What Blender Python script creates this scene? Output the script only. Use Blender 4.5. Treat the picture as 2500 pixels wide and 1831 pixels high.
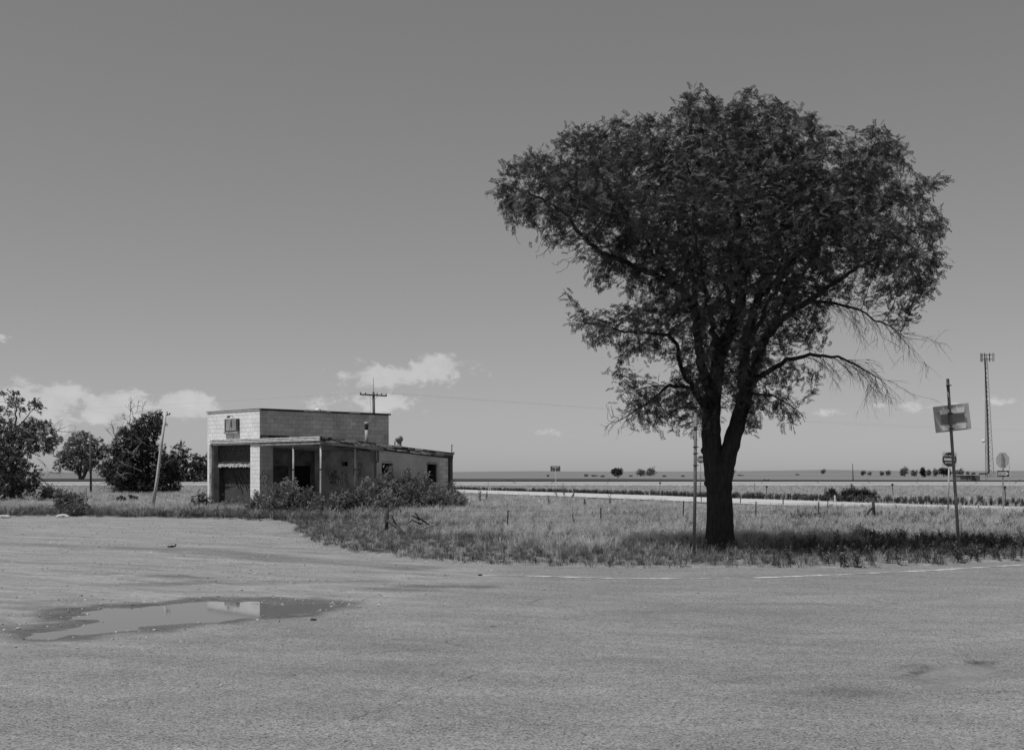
import bpy, bmesh, math, random
import numpy as np
from mathutils import Vector, Matrix, Euler

for o in list(bpy.data.objects): bpy.data.objects.remove(o, do_unlink=True)
scene = bpy.context.scene
COL = scene.collection
random.seed(7); RNG = np.random.default_rng(7)

# ------------------------------------------------------------------ camera
F, CX, HY, H = 3000.0, 1250.0, 1152.0, 1.94      # focal px, centre px, horizon px, eye height (photo 2500 x 1831)
cam_d = bpy.data.cameras.new('camera'); cam = bpy.data.objects.new('camera', cam_d); COL.objects.link(cam)
cam.location = (0, 0, H); cam.rotation_euler = (math.radians(90), 0, 0)
cam_d.sensor_fit = 'HORIZONTAL'; cam_d.sensor_width = 36; cam_d.lens = 36*F/2500
cam_d.shift_y = (HY-915.5)/2500; cam_d.clip_end = 30000; cam_d.clip_start = 0.1
scene.camera = cam
scene.cycles.max_bounces = 5; scene.cycles.diffuse_bounces = 3; scene.cycles.transparent_max_bounces = 8

# ------------------------------------------------------------------ light
SUN_EL = math.radians(65.5); SH = Vector((-0.84, -0.54)).normalized()
SUN = Vector((SH.x*math.cos(SUN_EL), SH.y*math.cos(SUN_EL), math.sin(SUN_EL)))
sd = bpy.data.lights.new('sun', 'SUN'); sun = bpy.data.objects.new('sun', sd); COL.objects.link(sun)
sd.energy = 4.0; sd.angle = math.radians(0.53); sd.color = (1, 1, 1)
sun.rotation_euler = SUN.to_track_quat('Z', 'Y').to_euler(); sun.location = (-30, -20, 80)

class NB:                                          # tiny node-building helper
    def __init__(s, nt): s.nt = nt
    def n(s, t, **kw):
        nd = s.nt.nodes.new(t)
        for k, v in kw.items(): setattr(nd, k, v)
        return nd
    def put(s, sock, v):
        if isinstance(v, bpy.types.NodeSocket): s.nt.links.new(v, sock)
        else: sock.default_value = v
    def m(s, op, a, b=None, c=None, clamp=False):
        nd = s.n('ShaderNodeMath', operation=op, use_clamp=clamp)
        for i, v in enumerate((a, b, c)):
            if v is not None: s.put(nd.inputs[i], v)
        return nd.outputs[0]
    def noise(s, vec, scale, detail=4, rough=.55, dist=0, dim='3D'):
        nd = s.n('ShaderNodeTexNoise', noise_dimensions=dim)
        if vec is not None: s.nt.links.new(vec, nd.inputs['Vector'])
        nd.inputs['Scale'].default_value = scale; nd.inputs['Detail'].default_value = detail
        nd.inputs['Roughness'].default_value = rough; nd.inputs['Distortion'].default_value = dist
        return nd.outputs['Fac']
    def vor(s, vec, scale, feature='F1'):
        nd = s.n('ShaderNodeTexVoronoi', feature=feature)
        if vec is not None: s.nt.links.new(vec, nd.inputs['Vector'])
        nd.inputs['Scale'].default_value = scale
        return nd
    def ramp(s, fac, stops):
        nd = s.n('ShaderNodeValToRGB'); cr = nd.color_ramp
        while len(cr.elements) < len(stops): cr.elements.new(.5)
        for e, (p, v) in zip(cr.elements, stops):
            e.position = p; e.color = (v, v, v, 1)
        s.put(nd.inputs[0], fac); return nd.outputs[0]
    def mapr(s, v, a, b, c, d, smooth=False):
        nd = s.n('ShaderNodeMapRange', interpolation_type='SMOOTHSTEP' if smooth else 'LINEAR')
        for i, x in enumerate((v, a, b, c, d)): s.put(nd.inputs[i], x)
        return nd.outputs[0]
    def mix(s, f, a, b):
        return s.m('ADD', s.m('MULTIPLY', a, s.m('SUBTRACT', 1.0, f)), s.m('MULTIPLY', b, f))

# ------------------------------------------------------------------ sky: physical sky seen on black-and-white film, with low cumulus
world = bpy.data.worlds.new('World'); scene.world = world; world.use_nodes = True
nt = world.node_tree; nt.nodes.clear(); B = NB(nt)
sky = B.n('ShaderNodeTexSky', sky_type='NISHITA'); sky.sun_disc = False
sky.sun_elevation = SUN_EL; sky.sun_rotation = math.atan2(SH.x, SH.y); sky.altitude = 1400
sky.air_density = 1.0; sky.dust_density = 1.6; sky.ozone_density = 1.0
sep = B.n('ShaderNodeSeparateColor'); nt.links.new(sky.outputs[0], sep.inputs[0])
mono = B.m('ADD', B.m('ADD', B.m('MULTIPLY', sep.outputs[0], .50), B.m('MULTIPLY', sep.outputs[1], .35)), B.m('MULTIPLY', sep.outputs[2], .15))
tc = B.n('ShaderNodeTexCoord'); sx = B.n('ShaderNodeSeparateXYZ'); nt.links.new(tc.outputs['Generated'], sx.inputs[0])
az = B.m('ARCTAN2', sx.outputs[0], sx.outputs[1]); el = B.m('ARCSINE', sx.outputs[2])
cv = B.n('ShaderNodeCombineXYZ'); nt.links.new(az, cv.inputs[0]); nt.links.new(B.m('MULTIPLY', el, 1.5), cv.inputs[1])
nz = B.noise(cv.outputs[0], 42, 8, .58, .3); nz2 = B.noise(cv.outputs[0], 9, 4, .5)
nzf = B.noise(cv.outputs[0], 150, 5, .65)
def skydir(px, py):
    a = math.atan((px-CX)/F); return a, math.atan((HY-py)/F*math.cos(a))
dens = None
for px, py, rx, ry, br in [(95,985,140,54,1.05),(150,962,80,38,1.0),(250,990,90,38,1.0),(300,985,90,33,1.1),(440,988,90,38,1.2),(490,997,60,28,.9),
                           (940,915,130,34,.95),(1060,897,90,36,1.1),(1000,908,200,40,.8),(930,980,170,32,.75),(790,985,120,24,.6),(1130,885,40,16,.4),
                           (0,822,60,16,.6),(710,586,22,9,.3),(1330,1058,80,15,.55),(2250,990,160,17,.6),(2480,978,80,20,.6),(1980,1010,170,17,.5),(2120,1040,220,14,.4),(2420,1045,120,14,.4)]:
    a0, e0 = skydir(px, py); da = rx/F; de = ry/F
    u = B.m('DIVIDE', B.m('SUBTRACT', az, a0), da); v = B.m('DIVIDE', B.m('SUBTRACT', el, e0), de)
    vlow = B.m('MULTIPLY', B.m('MINIMUM', v, 0.0), .75)            # softer, hazier base
    v = B.m('ADD', B.m('MAXIMUM', v, 0.0), vlow)
    r = B.m('SQRT', B.m('ADD', B.m('MULTIPLY', u, u), B.m('MULTIPLY', v, v)))
    bl = B.m('MULTIPLY', B.mapr(r, 0.0, 1.35, 1.0, 0.0), br)
    dens = bl if dens is None else B.m('MAXIMUM', dens, bl)
# the same kind of low cumulus goes on all round the horizon outside the frame
band = B.m('MULTIPLY', B.mapr(B.m('ABSOLUTE', B.m('SUBTRACT', el, .06)), 0, .05, .75, 0, True), B.mapr(nz2, .48, .62, 0, 1, True))
band = B.m('MULTIPLY', band, B.mapr(B.m('ABSOLUTE', az), .46, .62, 0, 1, True))
dens = B.m('MAXIMUM', dens, band)
dn = B.m('ADD', dens, B.m('MULTIPLY', B.m('SUBTRACT', nz, .5), 1.9))
dn = B.m('ADD', dn, B.m('MULTIPLY', B.m('SUBTRACT', nzf, .5), .55))
cl = B.mapr(dn, .30, .66, 0, 1, True)
cl = B.m('MULTIPLY', cl, B.mapr(dens, 0.0, .40, 0, 1, True))
CLOUD = B.m('ADD', 5.5, B.m('MULTIPLY', B.m('SUBTRACT', nz, .5), 2.6))
skyv = B.m('MULTIPLY', B.m('POWER', mono, .715), 1.227)      # film response of the sky
out = B.mix(B.m('MULTIPLY', cl, .86), skyv, CLOUD)
bg = B.n('ShaderNodeBackground'); nt.links.new(out, bg.inputs[0]); bg.inputs[1].default_value = 0.1
wo = B.n('ShaderNodeOutputWorld'); nt.links.new(bg.outputs[0], wo.inputs[0])

vs = scene.view_settings; vs.view_transform = 'Standard'; vs.look = 'None'; vs.exposure = 0.0; vs.gamma = 1.0; vs.use_curve_mapping = False

# ------------------------------------------------------------------ helpers
def gp(px, py, z=0.0):                              # photo pixel -> point on ground at height z
    d = F*(H-z)/(py-HY); return Vector(((px-CX)*d/F, d, z))
def vp(px, py, d):                                  # photo pixel at a known distance
    return Vector(((px-CX)*d/F, d, H+(HY-py)*d/F))
def tag(o, label=None, cat=None, group=None, kind=None):
    if label: o['label'] = label
    if cat: o['category'] = cat
    if group: o['group'] = group
    if kind: o['kind'] = kind
    return o
def empty(name, loc=(0,0,0), rz=0):
    o = bpy.data.objects.new(name, None); COL.objects.link(o); o.location = loc; o.rotation_euler = (0,0,rz)
    o.empty_display_size = .2; return o
def link(name, me, parent=None, loc=None):
    o = bpy.data.objects.new(name, me); COL.objects.link(o)
    if parent: o.parent = parent
    if loc is not None: o.location = loc
    return o

class MB:
    def __init__(s): s.v = []; s.f = []
    def add(s, vs, fs):
        k = len(s.v); s.v += [tuple(p) for p in vs]; s.f += [tuple(i+k for i in f) for f in fs]
    def box(s, x0, x1, y0, y1, z0, z1):
        s.hexa([(x0,y0,z0),(x1,y0,z0),(x1,y1,z0),(x0,y1,z0),(x0,y0,z1),(x1,y0,z1),(x1,y1,z1),(x0,y1,z1)])
    def hexa(s, p): s.add(p, [(0,3,2,1),(4,5,6,7),(0,1,5,4),(1,2,6,5),(2,3,7,6),(3,0,4,7)])
    def bar(s, p, q, w, t, up=(0,0,1)):
        p, q = Vector(p), Vector(q); d = (q-p).normalized(); u = Vector(up)
        a = d.cross(u);  a = a.normalized() if a.length > 1e-4 else Vector((1,0,0)); b = a.cross(d).normalized()
        a *= w/2; b *= t/2
        s.hexa([p-a-b, p+a-b, q+a-b, q-a-b, p-a+b, p+a+b, q+a+b, q-a+b])
    def tube(s, pts, rad, n=8, cap=True):
        pts = [Vector(p) for p in pts]; m = len(pts)
        if not hasattr(rad, '__len__'): rad = [rad]*m
        ref = None; rings = []; k0 = len(s.v)
        for i, p in enumerate(pts):
            d = (pts[min(i+1,m-1)]-pts[max(i-1,0)]).normalized()
            if ref is None: ref = d.orthogonal().normalized()
            ref = (ref - d*ref.dot(d)).normalized(); b = d.cross(ref)
            for j in range(n):
                a = 2*math.pi*j/n; s.v.append(tuple(p + (ref*math.cos(a)+b*math.sin(a))*rad[i]))
        for i in range(m-1):
            for j in range(n):
                s.f.append((k0+i*n+j, k0+i*n+(j+1)%n, k0+(i+1)*n+(j+1)%n, k0+(i+1)*n+j))
        if cap:
            s.f.append(tuple(k0+j for j in range(n))[::-1]); s.f.append(tuple(k0+(m-1)*n+j for j in range(n)))
    def lathe(s, c, prof, n=16):
        s.tube([(c[0],c[1],c[2]+z) for r,z in prof], [r for r,z in prof], n)
    def prism(s, pts, y0, y1):                      # polygon in x,z extruded in y
        n = len(pts); k = len(s.v)
        s.v += [(x,y0,z) for x,z in pts]+[(x,y1,z) for x,z in pts]
        s.f.append(tuple(k+i for i in range(n))); s.f.append(tuple(k+n+i for i in range(n))[::-1])
        for i in range(n): s.f.append((k+i, k+n+i, k+n+(i+1)%n, k+(i+1)%n))
    def ribbon(s, pts, w, nrm, lift=0):             # flat painted stroke on a surface
        nrm = Vector(nrm); pts = [Vector(p)+nrm*lift for p in pts]; m = len(pts); k = len(s.v)
        for i, p in enumerate(pts):
            d = (pts[min(i+1,m-1)]-pts[max(i-1,0)])
            a = nrm.cross(d).normalized()*w/2
            s.v += [tuple(p-a), tuple(p+a)]
        for i in range(m-1): s.f.append((k+2*i, k+2*i+1, k+2*i+3, k+2*i+2))
    def mesh(s, name, mat=None, smooth=False):
        me = bpy.data.meshes.new(name); me.from_pydata(s.v, [], s.f)
        if mat: me.materials.append(mat)
        bm = bmesh.new(); bm.from_mesh(me); bmesh.ops.recalc_face_normals(bm, faces=bm.faces); bm.to_mesh(me); bm.free()
        if smooth: me.shade_smooth()
        me.update(); return me
    def build(s, name, mat, parent=None, smooth=False, loc=None):
        return link(name, s.mesh(name, mat, smooth), parent, loc)
def fast_mesh(name, V, Fq, mat, smooth=False):      # numpy verts, quad/tri index array
    me = bpy.data.meshes.new(name); n, k = Fq.shape
    me.vertices.add(len(V)); me.vertices.foreach_set('co', np.asarray(V, np.float32).ravel())
    me.loops.add(n*k); me.loops.foreach_set('vertex_index', Fq.astype(np.int32).ravel())
    me.polygons.add(n); me.polygons.foreach_set('loop_start', np.arange(0, n*k, k, dtype=np.int32))
    if mat: me.materials.append(mat)
    me.update(calc_edges=True)
    if smooth: me.shade_smooth()
    return me

_perm = np.random.default_rng(3).random((256,256))
def vnoise(x, y, s=1.0, o=0):
    x = np.asarray(x)*s+o*17.3; y = np.asarray(y)*s+o*9.1
    xi = np.floor(x).astype(int); yi = np.floor(y).astype(int); fx = x-xi; fy = y-yi
    fx = fx*fx*(3-2*fx); fy = fy*fy*(3-2*fy)
    g = lambda a, b: _perm[a & 255, b & 255]
    return (g(xi,yi)*(1-fx)+g(xi+1,yi)*fx)*(1-fy)+(g(xi,yi+1)*(1-fx)+g(xi+1,yi+1)*fx)*fy
def fbm(x, y, s=1.0, n=4, o=0):
    t = 0; a = .5; w = 0
    for i in range(n): t = t+a*vnoise(x, y, s*2**i, o+i); w += a; a *= .5
    return t/w
def in_poly(x, y, poly):
    x = np.asarray(x); y = np.asarray(y); r = np.zeros(x.shape, bool); n = len(poly)
    for i in range(n):
        x0, y0 = poly[i][:2]; x1, y1 = poly[(i+1)%n][:2]
        if y0 == y1: continue
        c = ((y0 > y) != (y1 > y)) & (x < (x1-x0)*(y-y0)/(y1-y0)+x0); r ^= c
    return r
def seg_dist(x, y, line, closed=False):
    x = np.asarray(x, float); y = np.asarray(y, float); d = np.full(x.shape, 1e9); n = len(line)
    for i in range(n if closed else n-1):
        x0, y0 = line[i][:2]; x1, y1 = line[(i+1)%n][:2]; dx, dy = x1-x0, y1-y0
        t = np.clip(((x-x0)*dx+(y-y0)*dy)/(dx*dx+dy*dy+1e-9), 0, 1)
        d = np.minimum(d, np.hypot(x-x0-t*dx, y-y0-t*dy))
    return d
def sdf(x, y, poly):                                # negative inside
    d = seg_dist(x, y, poly, True); return np.where(in_poly(x, y, poly), -d, d)
def sstep(a, b, x):
    t = np.clip((x-a)/(b-a), 0, 1); return t*t*(3-2*t)

# ------------------------------------------------------------------ materials (all neutral greys: black-and-white photograph)
def newmat(name):
    m = bpy.data.materials.new(name); m.use_nodes = True; m.node_tree.nodes.clear(); b = NB(m.node_tree)
    return m, b
def finish(b, col, rough=.85, bump=None, bstr=.3, bdist=.01, spec=.2, metal=0):
    p = b.n('ShaderNodeBsdfPrincipled'); b.put(p.inputs['Base Color'], col if isinstance(col, bpy.types.NodeSocket) else (col,col,col,1))
    b.put(p.inputs['Roughness'], rough); p.inputs['Specular IOR Level'].default_value = spec; p.inputs['Metallic'].default_value = metal
    if bump is not None:
        bn = b.n('ShaderNodeBump'); bn.inputs['Strength'].default_value = bstr; bn.inputs['Distance'].default_value = bdist
        b.put(bn.inputs['Height'], bump); b.nt.links.new(bn.outputs[0], p.inputs['Normal'])
    o = b.n('ShaderNodeOutputMaterial'); b.nt.links.new(p.outputs[0], o.inputs[0]); return p
def obvec(b): return b.n('ShaderNodeTexCoord').outputs['Object']
def posvec(b): return b.n('ShaderNodeNewGeometry').outputs['Position']
def scalev(b, v, s):
    n = b.n('ShaderNodeMapping'); b.nt.links.new(v, n.inputs[0]); n.inputs['Scale'].default_value = s; return n.outputs[0]
def worn(name, lo, hi, scale=3, rough=.85, bstr=.25, spec=.2, metal=0, grain=60, rnd=0, stretch=(1,1,1), bd=.01):
    m, b = newmat(name); v = scalev(b, posvec(b), stretch)
    n1 = b.noise(v, scale, 6, .6, .3); n2 = b.noise(v, grain, 3)
    c = b.mapr(n1, .3, .7, lo, hi); c = b.m('MULTIPLY', c, b.mapr(n2, .2, .8, .85, 1.15))
    if rnd:
        r = b.n('ShaderNodeObjectInfo').outputs['Random']; c = b.m('MULTIPLY', c, b.mapr(r, 0, 1, 1-rnd, 1+rnd))
    finish(b, c, rough, b.m('ADD', n1, b.m('MULTIPLY', n2, .5)), bstr, bd, spec, metal); return m
def foliage(name, lo, hi, trans=.35, patch=.5):
    m, b = newmat(name); oi = b.n('ShaderNodeObjectInfo').outputs['Random']
    n = b.noise(posvec(b), patch, 3); n2 = b.noise(posvec(b), 7, 2)
    f = b.m('ADD', b.m('MULTIPLY', oi, .75), b.m('ADD', b.m('MULTIPLY', b.m('SUBTRACT', n, .5), 1.1), b.m('MULTIPLY', n2, .25)), clamp=True)
    c = b.mapr(f, 0, 1, lo, hi)
    d = b.n('ShaderNodeBsdfDiffuse'); t = b.n('ShaderNodeBsdfTranslucent'); b.put(d.inputs[0], c); b.put(t.inputs[0], c)
    g = b.n('ShaderNodeBsdfGlossy'); g.inputs['Roughness'].default_value = .45; g.inputs[0].default_value = (.6,.6,.6,1)
    x = b.n('ShaderNodeMixShader'); x.inputs[0].default_value = trans; b.nt.links.new(d.outputs[0], x.inputs[1]); b.nt.links.new(t.outputs[0], x.inputs[2])
    y = b.n('ShaderNodeMixShader'); y.inputs[0].default_value = .04; b.nt.links.new(x.outputs[0], y.inputs[1]); b.nt.links.new(g.outputs[0], y.inputs[2])
    o = b.n('ShaderNodeOutputMaterial'); b.nt.links.new(y.outputs[0], o.inputs[0]); return m

M = {}
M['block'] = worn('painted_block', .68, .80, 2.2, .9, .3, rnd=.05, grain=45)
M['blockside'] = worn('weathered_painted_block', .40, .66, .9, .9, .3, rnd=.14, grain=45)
M['mortar'] = worn('mortar', .22, .34, 5, .95)
M['plaster'] = worn('stained_plaster', .14, .40, 1.1, .95, .4, grain=18)
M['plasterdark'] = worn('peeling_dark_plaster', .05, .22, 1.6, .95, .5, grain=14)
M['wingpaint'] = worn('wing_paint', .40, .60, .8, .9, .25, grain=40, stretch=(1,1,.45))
M['tar'] = worn('tar_paper', .02, .06, 4, .8)
M['trim'] = worn('peeling_white_trim', .34, .88, 3.5, .8, .5, grain=30, stretch=(1,1,3))
M['board'] = worn('weathered_board', .14, .34, 3, .9, .4, grain=35)
M['boarddark'] = worn('dark_board', .03, .08, 3, .9, .4, grain=35)
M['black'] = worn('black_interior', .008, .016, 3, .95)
M['foil'] = worn('crumpled_sheet', .015, .10, 7, .5, 1.0, grain=26, bd=.05)
M['rag'] = worn('torn_insulation', .12, .6, 9, .9, .8, grain=40, bd=.03)
M['spray'] = worn('black_spray_paint', .008, .018, 6, .6)
M['galv'] = worn('galvanised_steel', .26, .34, 5, .5, .1, spec=.3, metal=.0)
M['galvdark'] = worn('dull_steel', .17, .23, 5, .5, .1, spec=.3, metal=.0)
M['galvlight'] = worn('bright_aluminium', .55, .66, 5, .4, .1, spec=.4, metal=.0)
M['polesteel'] = worn('weathered_pole_steel', .10, .15, 5, .55, .1)
M['rust'] = worn('rusty_steel', .025, .06, 8, .8, .3)
M['wood'] = worn('old_post_wood', .03, .07, 9, .95, .5, stretch=(3,3,.6))
M['greywood'] = worn('bleached_wood', .32, .5, 5, .95, .4, stretch=(3,3,.6))
M['polewood'] = worn('utility_pole_wood', .05, .10, 4, .95, .4, stretch=(3,3,.5))
M['signwhite'] = worn('sign_white', .52, .6, 3, .5, .05)
M['signred'] = worn('sign_dark_face', .022, .03, 3, .5, .05)
M['signgrey'] = worn('sign_back_grey', .36, .42, 3, .6, .08)
M['signblue'] = worn('sign_mid_face', .07, .09, 3, .5, .05)
M['concrete'] = worn('concrete', .30, .44, 2, .9, .3)
M['stone'] = worn('pebble', .16, .4, 6, .9, .3, rnd=.35)
M['wire'] = worn('fence_wire', .05, .09, 4, .6)
M['cable'] = worn('black_cable', .02, .03, 4, .7)
M['bark'] = worn('bark', .018, .05, 7, .95, .9, stretch=(3,3,.5), grain=24, bd=.04)
M['barkgrey'] = worn('grey_bark', .06, .14, 6, .95, .6, stretch=(2,2,.6))
M['deadwood'] = worn('dead_wood', .16, .3, 6, .95, .4)
M['leaf'] = foliage('locust_leaf', .026, .095, .22)
M['leafcot'] = foliage('cottonwood_leaf', .06, .17, .25)
M['leafdark'] = foliage('dark_evergreen_leaf', .016, .05, .15)
M['leaffar'] = foliage('far_tree_leaf', .12, .21, .2, .15)
M['leafshrub'] = foliage('shrub_leaf', .08, .25, .25)
M['weed'] = foliage('weed_leaf', .045, .12, .25)
M['grassdry'] = foliage('dry_grass', .22, .66, .3, .25)
M['grassgreen'] = foliage('green_grass', .06, .165, .25, .25)
M['grassdark'] = foliage('dark_weeds', .05, .14, .25, .3)
# ------------------------------------------------------------------ ground layout
EDGE_PX = [(0,1262),(180,1261),(300,1263),(480,1266),(600,1270),(690,1274),(726,1284),(722,1300),(745,1316),(790,1332),(860,1348),(960,1361),
           (1080,1373),(1250,1381),(1500,1387),(1800,1389),(2100,1386),(2300,1380),(2500,1369)]
EDGE = [(-140.,50.),(-40.,52.5)]+[tuple(gp(*p))[:2] for p in EDGE_PX]+[(17.,31.),(30.,42.),(60.,56.)]
PAVED = EDGE+[(90.,56.),(90.,-60.),(-140.,-60.)]      # everything on our side of the grass
DIRT_PX = [(1215,1381),(1180,1420),(1090,1452),(900,1482),(640,1514),(300,1552),(0,1585),(-500,1625)]
DIRT = EDGE[:13]+[tuple(gp(*p))[:2] for p in DIRT_PX]+[(-30.,8.),(-140.,3.)]
PUD_PX = [(55,1545),(95,1528),(180,1527),(215,1512),(120,1503),(190,1488),(270,1479),(360,1473),(450,1467),(560,1463),(620,1464),(700,1468),(790,1470),(840,1474),
          (800,1486),(715,1497),(640,1505),(560,1512),(430,1523),(310,1535),(190,1548),(90,1555)]
PUD = [tuple(gp(*p))[:2] for p in PUD_PX]
HOLE = [tuple(gp(*p))[:2] for p in [(2215,1640),(2260,1622),(2330,1612),(2420,1616),(2460,1630),(2420,1655),(2360,1672),(2290,1680),(2240,1668)]]
RIDGE = [tuple(gp(*p))[:2] for p in [(-200,1322),(0,1328),(200,1334),(420,1341),(520,1349),(640,1361),(800,1372),(1000,1386)]]
BERM = [tuple(gp(*p))[:2] for p in [(270,1412),(330,1404),(400,1408),(470,1418),(500,1428)]]

def road_height(x, y):
    z = (fbm(x, y, .35, 3, 1)-.5)*.03 + (fbm(x, y, 2.2, 3, 5)-.5)*.012
    d = sdf(x, y, PUD)+(fbm(x, y, 1.6, 4, 9)-.5)*.8
    z = np.where(d < .6, z*sstep(-.2, .6, d), z)+ (-.062)*sstep(.22, -.5, d)+(fbm(x, y, 3.5, 4, 19)-.5)*.05*sstep(.45, -.1, d)
    far = sstep(20, 6, y)
    dh = sdf(x, y, HOLE)+(fbm(x, y, 4, 3, 2)-.5)*.16
    z += -.030*sstep(.05, -.03, dh)+.006*np.exp(-(dh/.06)**2)
    dr = seg_dist(x, y, RIDGE)+(fbm(x, y, .8, 3, 4)-.5)*.9
    z += .045*np.exp(-(dr/.28)**2)*(fbm(x, y, .9, 2, 8)+.2)
    db = seg_dist(x, y, BERM)+(fbm(x, y, 1.5, 3, 6)-.5)*.7
    z += .04*np.exp(-(db/.3)**2)
    dm = sdf(x, y, DIRT); z += np.where(dm < 0, (fbm(x, y, 5, 3, 11)-.5)*.022+(fbm(x, y, 14, 2, 12)-.5)*.012, 0)*sstep(-.1, .5, d)
    z += .03*np.exp(-((dh+.02)/.05)**2)*0
    return z

def grid_axis(spans):
    a = []
    for lo, hi, st in spans: a += list(np.arange(lo, hi-1e-6, st))
    return np.array(a+[spans[-1][1]])
def set_attr(me, name, val):
    a = me.attributes.new(name, 'FLOAT', 'POINT'); a.data.foreach_set('value', np.asarray(val, np.float32))

def fract_speckle(b, v):
    vo = b.vor(v, 72); vo2 = b.vor(v, 130); r = b.n('ShaderNodeSeparateColor'); b.nt.links.new(vo.outputs['Color'], r.inputs[0])
    r2 = b.n('ShaderNodeSeparateColor'); b.nt.links.new(vo2.outputs['Color'], r2.inputs[0])
    return r.outputs[0], r2.outputs[0], vo.outputs['Distance']
def surface_mat():
    m, b = newmat('chip_seal_and_gravel'); v = posvec(b)
    at = lambda n: b.n('ShaderNodeAttribute', attribute_name=n).outputs['Fac']
    gr, wet_dark, smo = at('gravel'), at('wet_dark'), at('smooth')
    s1, s2, dist = fract_speckle(b, v)
    big = b.noise(v, .22, 4, .6); mid = b.noise(scalev(b, v, (.5, 1.3, 1)), 1.1, 5, .6, .4); fine = b.noise(v, 9, 5, .65)
    rm = b.n('ShaderNodeMapping'); b.nt.links.new(v, rm.inputs[0]); rm.inputs['Rotation'].default_value = (0, 0, math.radians(30))
    streak = b.noise(scalev(b, rm.outputs[0], (.22, 1.3, 1)), 1.1, 6, .62, 1.6)
    asp = b.mapr(big, .3, .7, .178, .222); asp = b.m('MULTIPLY', asp, b.mapr(mid, .3, .7, .84, 1.12)); asp = b.m('MULTIPLY', asp, b.mix(gr, b.mapr(streak, .32, .68, .90, 1.07), 1.0))
    asp = b.m('MULTIPLY', asp, b.mapr(fine, .25, .75, .84, 1.14))
    spk = b.m('MULTIPLY', b.mapr(s1, 0, 1, .56, 1.42), b.mapr(s2, 0, 1, .80, 1.20))
    asp = b.m('MULTIPLY', asp, b.mix(smo, spk, 1.0))
    pit = b.mapr(s1, .06, .10, .45, 1.0); asp = b.m('MULTIPLY', asp, b.mix(smo, pit, 1.0))
    # thin meandering cracks
    wn = b.n('ShaderNodeTexNoise'); b.nt.links.new(v, wn.inputs['Vector']); wn.inputs['Scale'].default_value = 1.6; wn.inputs['Detail'].default_value = 5
    wa = b.n('ShaderNodeVectorMath', operation='SCALE'); b.nt.links.new(wn.outputs['Color'], wa.inputs[0]); wa.inputs['Scale'].default_value = .9
    wv = b.n('ShaderNodeVectorMath', operation='ADD'); b.nt.links.new(v, wv.inputs[0]); b.nt.links.new(wa.outputs[0], wv.inputs[1])
    ck = b.vor(scalev(b, wv.outputs[0], (.55, 1.25, 0)), .55, 'DISTANCE_TO_EDGE').outputs['Distance']
    crack = b.m('MULTIPLY', b.mapr(ck, 0, .008, 1, 0), b.mapr(b.noise(v, .5, 3), .52, .62, 0, .6))
    asp = b.m('MULTIPLY', asp, b.m('SUBTRACT', 1.0, b.m('MULTIPLY', crack, b.m('SUBTRACT', 1.0, gr))))
    dirt = b.mapr(mid, .3, .7, .215, .265); dirt = b.m('MULTIPLY', dirt, b.mapr(streak, .32, .68, .70, 1.16))
    dirt = b.m('MULTIPLY', dirt, b.mapr(fine, .25, .75, .78, 1.18)); dirt = b.m('MULTIPLY', dirt, b.mapr(s1, 0, 1, .76, 1.24))
    c = b.mix(gr, asp, dirt); c = b.m('MULTIPLY', c, b.m('SUBTRACT', 1.0, b.m('MULTIPLY', wet_dark, .62)))
    hgt = b.m('ADD', b.m('MULTIPLY', s1, .5), b.m('ADD', fine, b.m('MULTIPLY', s2, .25)))
    hgt = b.m('MULTIPLY', hgt, b.mix(smo, 1.0, .25))
    p = finish(b, c, b.m('SUBTRACT', .92, b.m('MULTIPLY', wet_dark, .35)), hgt, .6, .008, .25); return m
M['paved'] = surface_mat()

gx = grid_axis([(-140,-60,4),(-60,-14,.45),(-14,12,.11),(12,30,.4),(30,90,4)])
gy = grid_axis([(-60,-6,4),(-6,6,.5),(6,22,.10),(22,34,.18),(34,57,.35)])
X, Y = np.meshgrid(gx, gy); xs, ys = X.ravel(), Y.ravel()
zs = road_height(xs, ys)
sd_p = sdf(xs, ys, PAVED); dsd = sdf(xs, ys, DIRT)
gmask = sstep(.7, -.7, dsd+(fbm(xs, ys, .7, 4, 3)-.5)*2.6)
dp = sdf(xs, ys, PUD)+(fbm(xs, ys, 1.6, 4, 9)-.5)*.8
wet_dark = .9*sstep(.55, .12, dp+(fbm(xs, ys, 3, 3, 7)-.5)*.4)
for (px, py, rx, ry, a) in [(1080,1432,1.0,.55,.75),(1000,1440,1.4,.4,.5),(380,1425,1.5,.5,.55),(440,1410,.9,.4,.6),(620,1425,1.6,.4,.35),(150,1480,1.5,.35,.45),(820,1420,1.6,.3,.35),(200,1505,1.0,.5,.5),(30,1535,1.0,.7,.55),(60,1470,1.2,.4,.4),(1580,1612,1.0,.28,.30),(2040,1690,.9,.35,.45),(1900,1650,1.0,.3,.25),(2240,1625,.35,.2,.4),(1250,1560,2.0,.4,.18),(700,1640,2.2,.35,.16),(1700,1500,2.5,.5,.14),(2330,1640,.9,.7,.12),(300,1400,1.6,.4,.3)]:
    c = gp(px, py); q = np.sqrt(((xs-c.x)/rx)**2+((ys-c.y)/ry)**2)+(fbm(xs, ys, 2, 3, 13)-.5)*1.0
    wet_dark = np.maximum(wet_dark, a*sstep(1.1, .3, q))
dr = seg_dist(xs, ys, RIDGE)+(fbm(xs, ys, .8, 3, 4)-.5)*.9
wet_dark = np.maximum(wet_dark, .55*sstep(.75, .1, np.abs(dr-.2))*(.45+.9*fbm(xs, ys, .7, 3, 51)))  # darker streak following the ridge line
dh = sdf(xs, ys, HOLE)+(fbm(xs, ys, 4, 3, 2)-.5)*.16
smooth = .6*sstep(.06, -.10, dh+(fbm(xs, ys, 7, 3, 37)-.5)*.25)
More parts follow.
